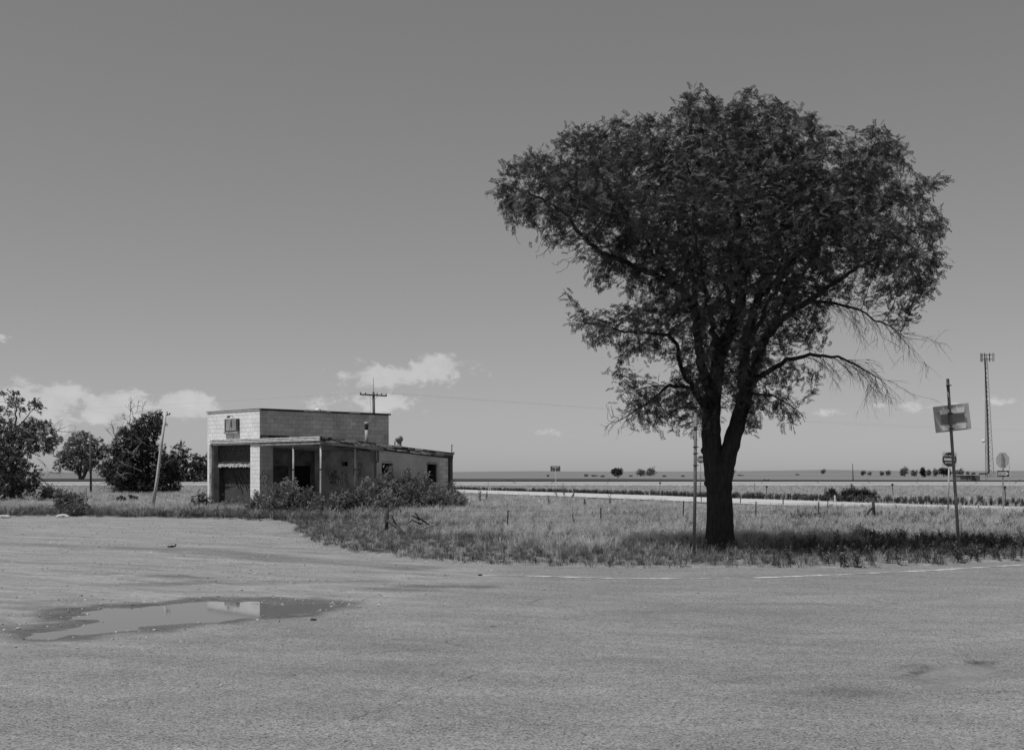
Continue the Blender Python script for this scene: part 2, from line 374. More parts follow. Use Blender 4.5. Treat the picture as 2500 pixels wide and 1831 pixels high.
wet_dark = np.maximum(wet_dark, .95*np.exp(-((dh+.01)/.06)**2)*sstep(.46, .58, fbm(xs, ys, 7, 3, 31))*(ys > 11.4)); wet_dark = np.maximum(wet_dark, .14*smooth)  # darker ragged band along the far pothole rim, slightly darker floor
nxg, nyg = len(gx), len(gy)
idx = np.arange(nxg*nyg).reshape(nyg, nxg)
Q = np.stack([idx[:-1,:-1], idx[:-1,1:], idx[1:,1:], idx[1:,:-1]], -1).reshape(-1, 4)
keep = (sd_p[Q].min(1) < .9); isd = gmask[Q].mean(1) > .5
def sub_sheet(name, sel, label):
    q = Q[sel]; u, inv = np.unique(q, return_inverse=True)
    me = fast_mesh(name, np.stack([xs[u], ys[u], zs[u]], -1), inv.reshape(q.shape), M['paved'], True)
    set_attr(me, 'gravel', gmask[u]); set_attr(me, 'wet_dark', wet_dark[u]); set_attr(me, 'smooth', smooth[u])
    o = link(name, me); tag(o, label, 'ground', kind='structure'); return o
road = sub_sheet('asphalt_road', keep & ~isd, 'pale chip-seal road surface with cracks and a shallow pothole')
lot = sub_sheet('gravel_lot', keep & isd, 'rutted pale gravel lot in front of the abandoned station')

# edge line, worn
line_pts = [gp(x, y) for x, y in [(1180,1404),(1400,1409),(1560,1410.5),(1700,1411),(1820,1411),(1940,1407),(2100,1400),(2260,1393),(2400,1385),(2500,1378),(2650,1366)]]
lm, b = newmat('worn_line_paint'); v = posvec(b); n1 = b.noise(v, 2.2, 5, .7); n2 = b.noise(v, 40, 2)
col = b.mapr(b.m('ADD', n1, b.m('MULTIPLY', n2, .3)), .60, .72, .24, .60); finish(b, col, .8, n2, .3)
mb = MB(); pr = None
for a, c in zip(line_pts[:-1], line_pts[1:]):
    n = max(2, int((c-a).length/.25))
    for i in range(n):
        p = a.lerp(c, i/n); q = a.lerp(c, (i+1)/n); d = (q-p).normalized(); s = Vector((-d.y, d.x, 0))*.07
        k = len(mb.v); z = lambda t: float(road_height(np.array([t.x]), np.array([t.y]))[0])+.006
        if i == 0 or True:
            mb.v += [(*(p-s)[:2], z(p)), (*(p+s)[:2], z(p)), (*(q+s)[:2], z(q)), (*(q-s)[:2], z(q))]; mb.f.append((k, k+1, k+2, k+3))
mb.build('edge_line', lm, road)
# long thin cracks and tyre scars in the chip seal
rr = random.Random(3)
for L in ([(-60,1742),(120,1722),(300,1705),(470,1685),(600,1662),(760,1640)],[(-20,1645),(200,1640),(420,1622),(640,1596)],[(180,1648),(400,1634),(600,1612)],[(860,1760),(960,1720),(1100,1665),(1200,1640)],[(880,1580),(1040,1566),(1230,1548),(1330,1545)],[(1560,1592),(1700,1582),(1830,1590)],[(1850,1510),(1960,1498),(2080,1505)],[(1240,1500),(1330,1488),(1460,1490)]):
    P = [gp(x, y) for x, y in L]; fine_ = []
    for a, c in zip(P[:-1], P[1:]):
        n = max(3, int((c-a).length/.07))
        for i in range(n): q = a.lerp(c, i/n)+Vector((rr.gauss(0,.018), rr.gauss(0,.03), 0)); fine_.append(q)
    k = 0; cb = MB()
    while k < len(fine_)-4:
        n = rr.randint(3, 11); seg = fine_[k:k+n]
        if len(seg) > 2:
            hz_ = road_height(np.array([q.x for q in seg]), np.array([q.y for q in seg])); cb.ribbon([Vector((q.x, q.y, float(z_)+.0055)) for q, z_ in zip(seg, hz_)], rr.uniform(.004,.009), (0,0,1), 0)
        k += n+rr.randint(0, 9)
    cb.build('crack', worn('crack_fill', .07, .12, 5, .95) if 'crack_fill' not in bpy.data.materials else bpy.data.materials['crack_fill'], road)

# puddle water
wm, b = newmat('muddy_water'); p = finish(b, .13, .03, b.noise(posvec(b), 3, 2), .02, .01, .5); p.inputs['IOR'].default_value = 1.33
pc = np.array(PUD); mb = MB()
x0, y0 = pc.min(0)-.35; x1, y1 = pc.max(0)+.35
mb.add([(x0,y0,-.026),(x1,y0,-.026),(x1,y1,-.026),(x0,y1,-.026)], [(0,1,2,3)])
tag(mb.build('puddle', wm), 'long shallow muddy puddle reflecting the sky on the gravel lot', 'puddle', kind='structure')

# natural ground out to the horizon
def hills(x, y):
    px = x/np.maximum(y, 1)*F+CX
    yr = np.interp(px, [-2000,0,200,600,1110,1250,1310,1400,1640,1800,1950,2030,2120,2300,2500,4000], [1153,1154,1154,1153,1152,1150.5,1150,1151,1151,1150.3,1147.8,1147,1148.6,1150,1149.5,1150])
    top = H+(HY-yr)*2600/F
    return top*sstep(600, 2600, y)
def ground_height(x, y):
    d = sdf(x, y, PAVED)+(fbm(x, y, 1.3, 3, 15)-.5)*.5*(np.abs(x) < 60)
    return -.3+.335*sstep(-.45, .12, d)+(fbm(x, y, .25, 3, 17)-.5)*.08*sstep(0, 2, d)+hills(x, y)
ax = grid_axis([(-9000,-2000,700),(-2000,-300,100),(-300,-45,12),(-45,45,.30),(45,300,12),(300,2000,100),(2000,9000,700)])
ay = grid_axis([(-800,-40,80),(-40,20,3),(20,56,.22),(56,140,1.2),(140,400,8),(400,1000,40),(1000,3600,100),(3600,9000,600)])
X, Y = np.meshgrid(ax, ay); gxs, gys = X.ravel(), Y.ravel(); gzs = ground_height(gxs, gys)
n0 = len(ax); idx = np.arange(n0*len(ay)).reshape(len(ay), n0)
Q2 = np.stack([idx[:-1,:-1], idx[:-1,1:], idx[1:,1:], idx[1:,:-1]], -1).reshape(-1, 4)
gm, b = newmat('prairie_ground'); v = posvec(b)
n1 = b.noise(scalev(b, v, (.4, 1, 1)), .05, 5, .6); n2 = b.noise(v, 1.2, 4, .6); n3 = b.noise(v, 14, 3)
far = b.noise(scalev(b, v, (.25, 1.4, 1)), .006, 5, .6)
sy = b.n('ShaderNodeSeparateXYZ'); b.nt.links.new(v, sy.inputs[0])
near = b.m('MULTIPLY', b.mapr(n1, .3, .7, .15, .21), b.mapr(n2, .3, .7, .72, 1.25))
near = b.m('MULTIPLY', near, b.mapr(n3, .2, .8, .7, 1.3))
farc = b.mapr(far, .3, .7, .12, .20)
finish(b, b.mix(b.mapr(sy.outputs[1], 140, 420, 0, 1), near, farc), .95, n2, .3, .05, .1)
ground = link('ground', fast_mesh('ground', np.stack([gxs, gys, gzs], -1), Q2, gm, True)); tag(ground, 'flat prairie ground running out to a low ridge', 'ground', kind='structure')

def strip(name, up, lo, mat, z, label, cat='road'):
    mb = MB(); n = len(up)
    for p in up: mb.v.append((p[0], p[1], z))
    for p in lo: mb.v.append((p[0], p[1], z))
    for i in range(n-1): mb.f.append((n+i, n+i+1, i+1, i))
    o = mb.build(name, mat); tag(o, label, cat, kind='structure'); return o
M['pale'] = worn('pale_concrete_road', .36, .44, .6, .9, .1, grain=6)
RU = [(-700,1173),(1000,1190),(1158,1196),(1400,1203),(1600,1209.5),(1780,1216),(2020,1223.5),(2140,1228),(2260,1231.5),(2500,1237),(3000,1247)]
RL = [(-700,1177),(1000,1197),(1158,1204),(1400,1212.5),(1600,1220.5),(1780,1228.5),(2020,1237),(2140,1241),(2260,1244.5),(2500,1250),(3000,1261)]
ZR = .09
RU = [tuple(gp(x, y, ZR)) for x, y in RU[1:]]; RL = [tuple(gp(x, y, ZR)) for x, y in RL[1:]]
RAMP = [p[:2] for p in RU]+[p[:2] for p in RL[::-1]]
strip('ramp_road', RU, RL, M['pale'], ZR, 'pale ramp road crossing the field behind the fence')
hw = lambda y0, y1, nm, lb: strip(nm, [(-500,y1),(500,y1)], [(-500,y0),(500,y0)], M['pale'], .10, lb)
hw(171, 189, 'highway', 'near pale carriageway of the highway across the plain')
hw(203, 228, 'highway', 'far pale carriageway of the highway across the plain')
cm, b = newmat('dark_crop'); n = b.noise(posvec(b), .5, 3); finish(b, b.mapr(n, .3, .7, .035, .055), .95)
mb = MB(); cz = .22
o = [(-420,236),(60,236),(260,236),(260,243),(110,255),(60,275),(25,315),(-420,345)]
k = len(o); mb.v = [(x,y,.0) for x,y in o]+[(x,y,cz) for x,y in o]; mb.f = [tuple(range(k,2*k))]+[(i,(i+1)%k,k+(i+1)%k,k+i) for i in range(k)]
tag(mb.build('crop_field', cm), 'dark strip of crop beyond the highway', 'field', kind='structure')

# ------------------------------------------------------------------ abandoned station
ANG = math.radians(-45.6); CZ = 58.2; C0 = Vector(((634-CX)*CZ/F, CZ, 0))
bld = empty('service_station', C0, ANG)
tag(bld, 'abandoned white concrete-block service station with sagging canopy and graffiti', 'building')
UA = Vector((math.cos(ANG), math.sin(ANG), 0)); UB = Vector((-math.sin(ANG), math.cos(ANG), 0))
A, Bd, W, B1 = 4.90, 7.80, 4.75, 3.15
def on_b(px, py, bb):                                # pixel -> (a, z) on plane b = bb
    t = (px-CX)/F; o = C0+UB*bb; a = (t*o.y-o.x)/(UA.x-t*UA.y); d = o.y+a*UA.y
    return a, H+(HY-py)*d/F
def on_a(px, py, aa):                                # pixel -> (b, z) on plane a = aa
    t = (px-CX)/F; o = C0+UA*aa; q = (t*o.y-o.x)/(UB.x-t*UB.y); d = o.y+q*UB.y
    return q, H+(HY-py)*d/F
zr = lambda q: 3.52-.082*q                           # roof line of the low wing
CR = 4.872/24
_blk = {}
def block_mesh(L, mat):
    key = (round(L, 3), mat.name)
    if key not in _blk:
        h = CR-.010; l = L-.010; c = .006; mb = MB()
        mb.v = [(0,.06,0),(l,.06,0),(l,.06,h),(0,.06,h),(0,c,0),(l,c,0),(l,c,h),(0,c,h),(c,0,c),(l-c,0,c),(l-c,0,h-c),(c,0,h-c)]
        mb.f = [(0,3,2,1)]+[(4*r+i, 4*r+(i+1)%4, 4*r+4+(i+1)%4, 4*r+4+i) for r in (0,1) for i in range(4)]+[(8,9,10,11)]
        _blk[key] = mb.mesh('block', mat)
    return _blk[key]
def lay(wall, axis, s0, s1, k0, k1, mat, org, intervals=None, rev=False):
    for k in range(k0, k1):
        for (i0, i1) in (intervals(k) if intervals else [(s0, s1)]):
            cuts = [i0]; p = i0 + (.406 if k % 2 else .203)
            while p < i1-.06: cuts.append(p); p += .406
            cuts.append(i1)
            if rev: cuts = [i0+i1-c for c in cuts][::-1]
            for c0, c1 in zip(cuts[:-1], cuts[1:]):
                o = link('block', block_mesh(c1-c0, mat), wall); j = random.uniform(-.0015, .0015)
                if axis == 'a': o.location = (c0+.005, org+j, k*CR+.005)
                else: o.location = (org+j, c0+.005, k*CR+.005); o.rotation_euler = (0, 0, math.pi/2)
# front wall
OPL, OPR, OPT = -4.28, -.82, 3.30
mb = MB(); mb.box(-W, OPL, .012, .30, 0, OPT); mb.box(OPR, -.012, .012, .30, 0, OPT); mb.box(-W, -.012, .012, .30, OPT, 4.86)
wf = mb.build('front_wall', M['mortar'], bld)
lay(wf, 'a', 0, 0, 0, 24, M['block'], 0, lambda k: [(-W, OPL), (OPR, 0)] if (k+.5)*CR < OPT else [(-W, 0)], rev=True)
# tall side wall
mb = MB(); mb.box(-.30, -.012, .30, Bd, 3.2, 4.86); mb.box(-.30, -.012, .30, .76, 0, 3.2)
ws = mb.build('side_wall', M['mortar'], bld)
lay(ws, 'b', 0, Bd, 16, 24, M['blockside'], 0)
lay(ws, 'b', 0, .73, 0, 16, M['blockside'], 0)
mb = MB(); q0 = [.73,.735,1.68,1.99,2.95,Bd]
mb.box(-.25, -.004, .76, Bd, 2.235, 3.26); mb.box(-.25, -.004, 1.68, 1.99, 0, 2.235); mb.box(-.25, -.004, 2.95, Bd, 0, 2.235)
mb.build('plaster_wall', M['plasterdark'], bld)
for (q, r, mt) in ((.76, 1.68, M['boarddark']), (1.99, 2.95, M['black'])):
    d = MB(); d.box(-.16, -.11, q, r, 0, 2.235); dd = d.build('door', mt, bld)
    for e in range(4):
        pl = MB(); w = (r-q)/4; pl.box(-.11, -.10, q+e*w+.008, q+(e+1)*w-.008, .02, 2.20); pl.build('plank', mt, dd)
mb = MB(); mb.box(-.004, .004, .40, .72, .2, 2.03); mb.build('wall_patch', worn('pale_patch', .30, .40, 2, .9), bld)
# far walls and flat roof of the tall bay
mb = MB(); mb.box(-W, -W+.25, .30, Bd, 0, 4.86); mb.build('far_side_wall', M['block'], bld)
mb = MB(); mb.box(-W+.25, -.3, Bd-.25, Bd, 0, 4.86); mb.build('back_wall', M['block'], bld)
mb = MB(); mb.box(-W+.25, -.30, .30, Bd-.25, 4.66, 4.76); mb.build('roof_deck', M['tar'], bld)
mb = MB(); mb.box(-W-.03, .02, -.035, .05, 4.875, 4.925); mb.build('coping', M['trim'], bld)
mb = MB(); mb.box(-W-.03, .02, -.05, .05, 4.93, 4.955); mb.build('coping', M['board'], bld)
mb = MB(); mb.box(-.22, .05, .055, Bd+.10, 4.875, 4.955); mb.build('coping', M['tar'], bld)
for s, e, zz in ((2.5, 4.1, 4.958), (5.2, 5.9, 4.958), (3.4, 3.8, 4.965)):
    mb = MB(); mb.box(-.1, .054, s, e, zz-.06, zz+.012); mb.build('torn_flashing', M['trim'], bld)
# dark torn recess and tar flashing above the canopy on the side wall
mb = MB(); mb.box(.0, .05, .03, 1.62, 3.55, 3.68); fl = mb.build('flashing', M['tar'], bld)
mb = MB(); mb.box(.05, .06, .08, .45, 3.56, 3.63); mb.build('torn_paper', M['board'], fl)
# garage opening: jamb, sheet, ragged strip, lower door
mb = MB(); mb.box(OPL, OPL+.05, .02, .36, 0, OPT); mb.build('jamb', M['board'], bld)
mb = MB(); mb.box(OPL-.20, OPL+.01, -.045, .010, 0, OPT); mb.build('door_frame', worn('peeling_frame', .10, .5, 2.6, .9, .5, stretch=(1,1,.5)), bld)
mb = MB(); mb.box(OPL+.05, OPR, .30, .34, 2.30, OPT); up = mb.build('upper_sheet', M['foil'], bld)
for e in (2.62, 2.95): s = MB(); s.box(OPL+.06, OPR, .285, .30, e, e+.03); s.build('rail', M['boarddark'], up)
mb = MB(); k = 46; vv = []; rr = random.Random(4)
for i in range(k+1):
    a = OPL+.08+(OPR-OPL-.08)*i/k; vv.append((a, 2.14+rr.random()*.08, 2.30+rr.random()*.07, .22+rr.random()*.07))
for (a0,l0,h0,y0_),(a1,l1,h1,y1_) in zip(vv[:-1], vv[1:]):
    mb.add([(a0,y0_,l0),(a1,y1_,l1),(a1,y1_+.03,h1),(a0,y0_+.03,h0),(a0,.30,l0),(a1,.30,l1),(a1,.30,h1),(a0,.30,h0)],[(0,1,2,3),(4,7,6,5),(0,4,5,1),(3,2,6,7)])
mb.build('torn_insulation', M['rag'], bld)
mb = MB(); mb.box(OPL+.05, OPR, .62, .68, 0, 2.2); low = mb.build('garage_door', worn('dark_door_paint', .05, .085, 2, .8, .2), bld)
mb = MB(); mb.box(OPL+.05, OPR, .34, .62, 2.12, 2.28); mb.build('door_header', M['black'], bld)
mb = MB(); mb.box(OPL+.0, OPL+.05, .36, .68, 0, 2.3); mb.box(OPR-.0, OPR+.06, .30, .68, 0, 3.2); mb.build('door_reveal', M['boarddark'], bld)
# sign box with lamp on the front
s0, s1 = on_b(552, 1024, 0)[0], on_b(585, 1024, 0)[0]; zt = on_b(568, 1023, 0)[1]; zb = on_b(568, 1054, 0)[1]
mb = MB(); mb.box(s0, s1, -.09, 0, zb, zt); sb = mb.build('sign_box', M['boarddark'], bld)
for i, (f0, f1) in enumerate(((.12, .54), (.56, .86))):
    mb = MB(); mb.box(s0+(s1-s0)*f0, s0+(s1-s0)*f1, -.105, -.09, zb+.05, zt-.03); mb.build('sign_panel', worn('faded_sign_panel', .14, .42, 3, .8, .3, stretch=(3,3,.6)), sb)
mb = MB(); mb.box(s0-.02, s1+.02, -.11, 0, zb-.10, zb); mb.build('sign_ledge', M['board'], sb)
am = (s0+s1)/2; mb = MB(); mb.tube([(am,0,zt+.17),(am,-.22,zt+.15),(am,-.26,zt+.08)], .016, 6); mb.tube([(am,-.10,zt+.16),(s0+.1,-.10,zt-.02)], .008, 5)
lp = mb.build('lamp_arm', M['galvdark'], bld); mb = MB(); mb.lathe((am,-.25,zt+.06), [(.02,.10),(.07,.05),(.085,0),(.07,-.01)], 12); mb.build('lamp_head', M['rust'], lp)
mb = MB(); mb.tube([(am+.05,-.012,zb-.1),(am+.06,-.012,zb-.35),(am+.04,-.012,3.56)], .008, 5); mb.build('conduit', M['galvdark'], bld)
# canopy and wing roof
def slab(mb, a0, a1, q0, q1, off0, off1):
    mb.hexa([(a0,q0,zr(q0)+off0),(a1,q0,zr(q0)+off0),(a1,q1,zr(q1)+off0),(a0,q1,zr(q1)+off0),(a0,q0,zr(q0)+off1),(a1,q0,zr(q0)+off1),(a1,q1,zr(q1)+off1),(a0,q1,zr(q1)+off1)])
mb = MB(); slab(mb, .0, A+.02, -.03, Bd+.04, -.14, 0); mb.build('wing_roof', M['tar'], bld)
fz = [(3.480,3.52,-.10),(3.410,3.450,-.09),(3.340,3.382,-.10)]
mb = MB(); mb.box(OPL-.12, A+.03, -.05, -.032, 3.32, 3.53); mb.build('fascia_back', M['tar'], bld)
for z0, z1, yy in fz:
    mb = MB(); mb.box(OPL-.12, A+.06, yy, -.05, z0, z1); mb.build('fascia_moulding', M['trim'], bld)
mb = MB(); mb.box(.02, A+.05, -.055, -.02, 3.175, 3.335); mb.build('fascia_board', M['board'], bld)
mb = MB(); slab(mb, A+.02, A+.045, -.02, Bd+.05, -.30, -.005); sf = mb.build('side_fascia', M['boarddark'], bld)
mb = MB(); slab(mb, A+.045, A+.06, -.02, B1+.4, -.33, -.21); mb.build('fascia_strip', M['board'], bld)
rr = random.Random(12)
for i in range(90):                                  # curled, torn roofing-paper scraps along the sloping edge
    q = rr.uniform(0, Bd-.5); l = rr.uniform(.15, .75); o = rr.choice((-.02,-.07,-.12,-.17)); h = rr.uniform(.015, .10)
    if 3.4 < q < 5.2 and rr.random() < .6: continue
    mb = MB(); e = rr.uniform(.004, .02); zz = lambda t: zr(t)+o
    mb.hexa([(A+.046,q,zz(q)-h),(A+.050+e,q,zz(q)-h),(A+.050+e*.3,q+l,zz(q+l)-h*rr.uniform(.4,1)),(A+.046,q+l,zz(q+l)-h*.8),(A+.046,q,zz(q)),(A+.050+e,q,zz(q)-.004),(A+.050+e*.3,q+l,zz(q+l)-.003),(A+.046,q+l,zz(q+l))])
    mb.build('torn_roofing', M['trim'] if rr.random() < .6 else M['board'], sf)
nb = 11
for i in range(nb):                                  # canopy ceiling boards, some sagging or gone
    a0 = .02+(A-.04)*i/nb; a1 = .02+(A-.04)*(i+1)/nb-.012; q0, q1 = .02, B1-.02
    if i in (9,): q0 = 1.9
    if i == 10: q1 = 1.1
    s = .05 if i in (7, 9) else 0
    mb = MB(); mb.hexa([(a0,q0,zr(q0)-.33),(a1,q0,zr(q0)-.33),(a1,q1,zr(q1)-.33-s),(a0,q1,zr(q1)-.33-s*.6),(a0,q0,zr(q0)-.315),(a1,q0,zr(q0)-.315),(a1,q1,zr(q1)-.315-s),(a0,q1,zr(q1)-.315-s*.6)])
    mb.build('ceiling_board', worn('ceiling_paint', .16, .36, 2.5, .9, .3) if i == 0 else bpy.data.materials['ceiling_paint'], bld)
for i in range(5):
    q = .25+i*.7; mb = MB(); mb.box(.02, A-.02, q, q+.05, zr(q)-.31, zr(q)-.145); mb.build('joist', M['boarddark'], bld)
M['postpaint'] = worn('peeling_post_paint', .22, .55, 3, .8, .3, stretch=(1,1,.5))
for (a, q) in ((2.70,.06), (A-.07,.06), (A-.07,1.96)):
    mb = MB(); mb.tube([(a,q,0),(a,q,1.0),(a+.006,q,2.0),(a,q,zr(q)-.32)], .045, 10); pp = mb.build('canopy_post', M['postpaint'], bld, True)
    mb = MB(); mb.lathe((a,q,2.02), [(.05,0),(.056,.01),(.056,.05),(.05,.06)], 10); mb.build('collar', M['rust'], pp)
# office front wall (under the canopy) with a small window hole
h0, h1 = 2.20, 2.69; t0, t1 = 2.21, 2.43; zc = zr(B1)-.16
mb = MB(); mb.box(.0, h0, B1, B1+.2, 0, zc); mb.box(h1, A-.01, B1, B1+.2, 0, zc); mb.box(h0, h1, B1, B1+.2, 0, t0); mb.box(h0, h1, B1, B1+.2, t1, zc)
mb.build('office_wall', M['plaster'], bld)
# wing side wall with window and door openings
def wcol(mb, q0, q1, z0, top=True, z1=None, a0=A-.2, a1=A):
    za = zr(q0)-.15 if top else z1; zb_ = zr(q1)-.15 if top else z1
    mb.hexa([(a0,q0,z0),(a1,q0,z0),(a1,q1,z0),(a0,q1,z0),(a0,q0,za),(a1,q0,za),(a1,q1,zb_),(a0,q1,zb_)])
WQ0, WQ1, WZ0, WZ1 = 3.45, 4.06, 1.80, 2.34; DQ0, DQ1, DZ = 6.22, 6.80, 2.31
mb = MB(); wcol(mb, B1, WQ0, 0); wcol(mb, WQ0, WQ1, 0, False, WZ0); wcol(mb, WQ0, WQ1, WZ1); wcol(mb, WQ1, DQ0, 0); wcol(mb, DQ0, DQ1, DZ); wcol(mb, DQ1, Bd, 0)
ww = mb.build('wing_wall', worn('wing_joint', .26, .36, 3, .95), bld)
mb = MB()                                            # heavily painted block courses, joints barely open
for k in range(0, 15):
    p = B1+(.203 if k % 2 else 0); cuts = [B1]+list(np.arange(p if p > B1 else p+.406, Bd-.80, .406))+[Bd-.80]
    for c0, c1 in zip(cuts[:-1], cuts[1:]):
        if c1-c0 < .03: continue
        z0, z1 = k*CR+.002, (k+1)*CR-.002; zl = zr(c1)-.16
        if z0 > zl: continue
        z1 = min(z1, zl)
        segs = [(c0, c1)]
        for (o0, o1, oz0, oz1) in ((WQ0, WQ1, WZ0, WZ1), (DQ0, DQ1, 0, DZ)):
            if z1 > oz0+.05 and z0 < oz1-.05:
                ns = []
                for s_, e_ in segs:
                    if s_ < o0: ns.append((s_, min(e_, o0)))
                    if e_ > o1: ns.append((max(s_, o1), e_))
                segs = [(s_, e_) for s_, e_ in ns if e_-s_ > .02]
        for s_, e_ in segs: mb.box(A+.001, A+.005, s_+.0016, e_-.0016, z0, z1)
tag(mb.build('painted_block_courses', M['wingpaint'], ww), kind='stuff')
kmax = int((zr(Bd)-.16)/CR)
lay(ww, 'b', Bd-.80, Bd-.24, 0, kmax, M['blockside'], A+.010)
mb = MB(); mb.box(A, A+.05, Bd-.23, Bd+.02, 0, zr(Bd)-.16); mb.build('corner_board', M['boarddark'], bld)
mb = MB(); mb.box(A+.05, A+.065, Bd-.12, Bd-.08, .3, 2.4); mb.build('downspout', M['galvdark'], bld)
# window + door trim
mb = MB(); mb.box(A+.008, A+.022, WQ0-.05, WQ1+.05, WZ1, WZ1+.05); mb.build('lintel', M['wingpaint'], bld)
wn = MB(); wn.box(A-.05, A+.012, WQ1, WQ1+.05, WZ0-.3, WZ1); wn.box(A-.06, A+.02, WQ0-.03, WQ1, WZ0-.05, WZ0); wn.build('window_frame', M['board'], bld)
mb = MB(); mb.box(A-.10, A+.016, DQ1, DQ1+.07, 0, DZ); mb.box(A-.02, A+.016, DQ0-.06, DQ1+.07, DZ, DZ+.05); mb.build('door_frame', M['board'], bld)
mb = MB(); mb.hexa([(A-.35,DQ1-.02,0),(A-.02,DQ1-.02,0),(A-.02,DQ1+.0,0),(A-.35,DQ1,0),(A-.35,DQ1-.02,2.25),(A-.02,DQ1-.02,2.25),(A-.02,DQ1,2.25),(A-.35,DQ1,2.25)]); mb.build('door', M['boarddark'], bld)
mb = MB(); mb.box(.0, A-.2, Bd-.2, Bd-.002, 0, zr(Bd)-.15); mb.build('back_wall', M['wingpaint'], bld)
mb = MB(); mb.box(.0, A-.2, B1+.2, Bd-.2, -.0, .05); mb.build('floor_slab', M['concrete'], bld)
mb = MB(); mb.box(.0, A, -.1, B1, .0, .06); mb.build('canopy_slab', M['concrete'], bld)
# pipes, vents
a_ = A+.03; q_ = 3.22; mb = MB(); mb.tube([(a_,q_,zr(q_)-.2),(a_,q_,2.42),(a_-.02,q_-.12,2.38)], .03, 8); mb.build('vent_pipe', M['rust'], bld, True)
mb = MB(); mb.tube([(A-.02,Bd+.02,2.5),(A-.02,Bd+.02,3.28)], .022, 8); mb.tube([(A-.02,Bd+.02,3.25),(A+.05,Bd+.05,3.22)], .016, 6); mb.tube([(A-.02,Bd+.02,3.18),(A-.07,Bd+.05,3.21)], .014, 6)
mb.lathe((A+.08,Bd+.06,2.86), [(.03,-.05),(.04,0),(.03,.05)], 8); mb.build('service_mast', M['rust'], bld, True)
a_, q_ = 2.5, 4.42; zb_ = zr(q_); mb = MB(); mb.tube([(a_,q_,zb_-.1),(a_,q_,4.05)], .085, 12); ch = mb.build('flue_pipe', M['galv'], bld, True)
mb = MB(); mb.tube([(a_,q_,3.98),(a_,q_,4.25)], .088, 12); mb.build('flue_band', M['tar'], ch, True)
mb = MB(); mb.lathe((a_,q_,4.22), [(.09,0),(.115,.02),(.115,.13),(.10,.135)], 12); mb.build('flue_cap', M['galv'], ch, True)
a_, q_ = 2.5, 6.45; zb_ = zr(q_); mb = MB(); mb.tube([(a_,q_,zb_-.1),(a_,q_,zb_+.42)], .12, 12); tv = mb.build('turbine_vent', M['galvdark'], bld, True)
for i in range(14):
    an = 2*math.pi*i/14; pts = []
    for j in range(7):
        th = math.pi*j/6; r = .10+.085*math.sin(th); e = an+.5*j/6; pts.append(Vector((a_+r*math.cos(e), q_+r*math.sin(e), zb_+.42+.30*j/6)))
    mb = MB(); k = 0
    for j, p in enumerate(pts):
        e = an+.5*j/6+math.pi/2; w = .020+.026*math.sin(math.pi*j/6); d = Vector((math.cos(e+.4), math.sin(e+.4), 0))*w; mb.v += [tuple(p-d), tuple(p+d)]
    mb.f = [(2*j, 2*j+1, 2*j+3, 2*j+2) for j in range(6)]; mb.build('turbine_blade', M['galv'], tv, True)
mb = MB(); mb.lathe((a_,q_,zb_+.70), [(.11,0),(.10,.03),(.03,.05)], 14); mb.build('turbine_cap', M['galv'], tv, True)
a_, q_ = 2.5, 6.18; mb = MB(); mb.tube([(a_,q_,zr(q_)-.1),(a_,q_,zr(q_)+.45)], .03, 8); mb.build('roof_pipe', M['rust'], bld, True)
mb = MB(); mb.lathe((-1.0,4.05,4.7), [(.17,0),(.15,.36),(.12,.42),(.10,.43)], 12); mb.build('roof_vent', M['galvlight'], bld, True)

# graffiti, traced stroke by stroke
def strokes(name, lines, to3, nrm, w, parent, lift=.006):
    mb = MB()
    for L in lines:
        P = [Vector(to3(*p)) for p in L]; Rs = []
        for i in range(len(P)-1):                     # Catmull-Rom smoothing
            p0, p1, p2, p3 = P[max(i-1,0)], P[i], P[i+1], P[min(i+2,len(P)-1)]
            for t in (0, .33, .66): Rs.append(.5*((2*p1)+(p2-p0)*t+(2*p0-5*p1+4*p2-p3)*t*t+(3*p1-p0-3*p2+p3)*t**3))
        Rs.append(P[-1]); mb.ribbon(Rs, w, nrm, lift)
    mb.build(name, M['spray'], parent)
zo = lambda ox, oy, s: (lambda L: [[(ox+x/s, oy+y/s) for x, y in l] for l in L])
Lz = zo(800, 1080, 13.77)([[(70,920),(35,1010),(30,1110),(110,1130),(125,1180),(75,1230),(25,1190)],[(110,1180),(150,1100),(120,1050),(165,1040),(170,1110),(120,1150)],[(170,1230),(230,1120),(190,1160),(205,1060),(235,1100)],
     [(215,1000),(235,965),(290,965),(295,1010),(235,1025),(215,1000)],[(250,1240),(290,1080),(345,1260)],[(265,1190),(320,1190)],[(345,1080),(365,1270),(375,1400)],[(420,1070),(365,1200)],[(365,1260),(440,1210),(435,1330)],
     [(430,1025),(530,1010)],[(485,1020),(490,1200),(515,1340),(480,1410),(440,1360)],[(585,1130),(590,1080),(640,1085),(655,1140),(630,1190),(595,1150)],[(540,1240),(590,1240),(590,1310),(545,1330)],[(620,1240),(650,1330),(640,1410)],
     [(200,1250),(75,1340),(160,1380)],[(120,1335),(250,1330),(270,1260)],[(215,1420),(250,1370),(300,1360),(280,1440),(380,1440)]])
o3b = lambda bb: (lambda x, y: (on_b(x, y, bb)[0], bb, on_b(x, y, bb)[1]))
strokes('graffiti', Lz, o3b(B1), (0,-1,0), .035, bld)
Lz = zo(800, 1080, 13.77)([[(860,690),(865,790),(890,850),(930,700)],[(930,700),(925,790)],[(1030,720),(1040,830),(1030,720),(1140,715),(1150,770),(1090,800)],[(900,870),(870,960),(880,1090)],[(930,870),(925,1060),(915,1240)],[(1000,900),(1060,920),(1020,860)],
     [(1050,930),(1070,1060),(1040,1140),(1050,1240)],[(1100,880),(1110,1030),(1090,1110)],[(1000,1110),(1030,1090)]])
strokes('graffiti', Lz, o3b(B1), (0,-1,0), .035, bld)
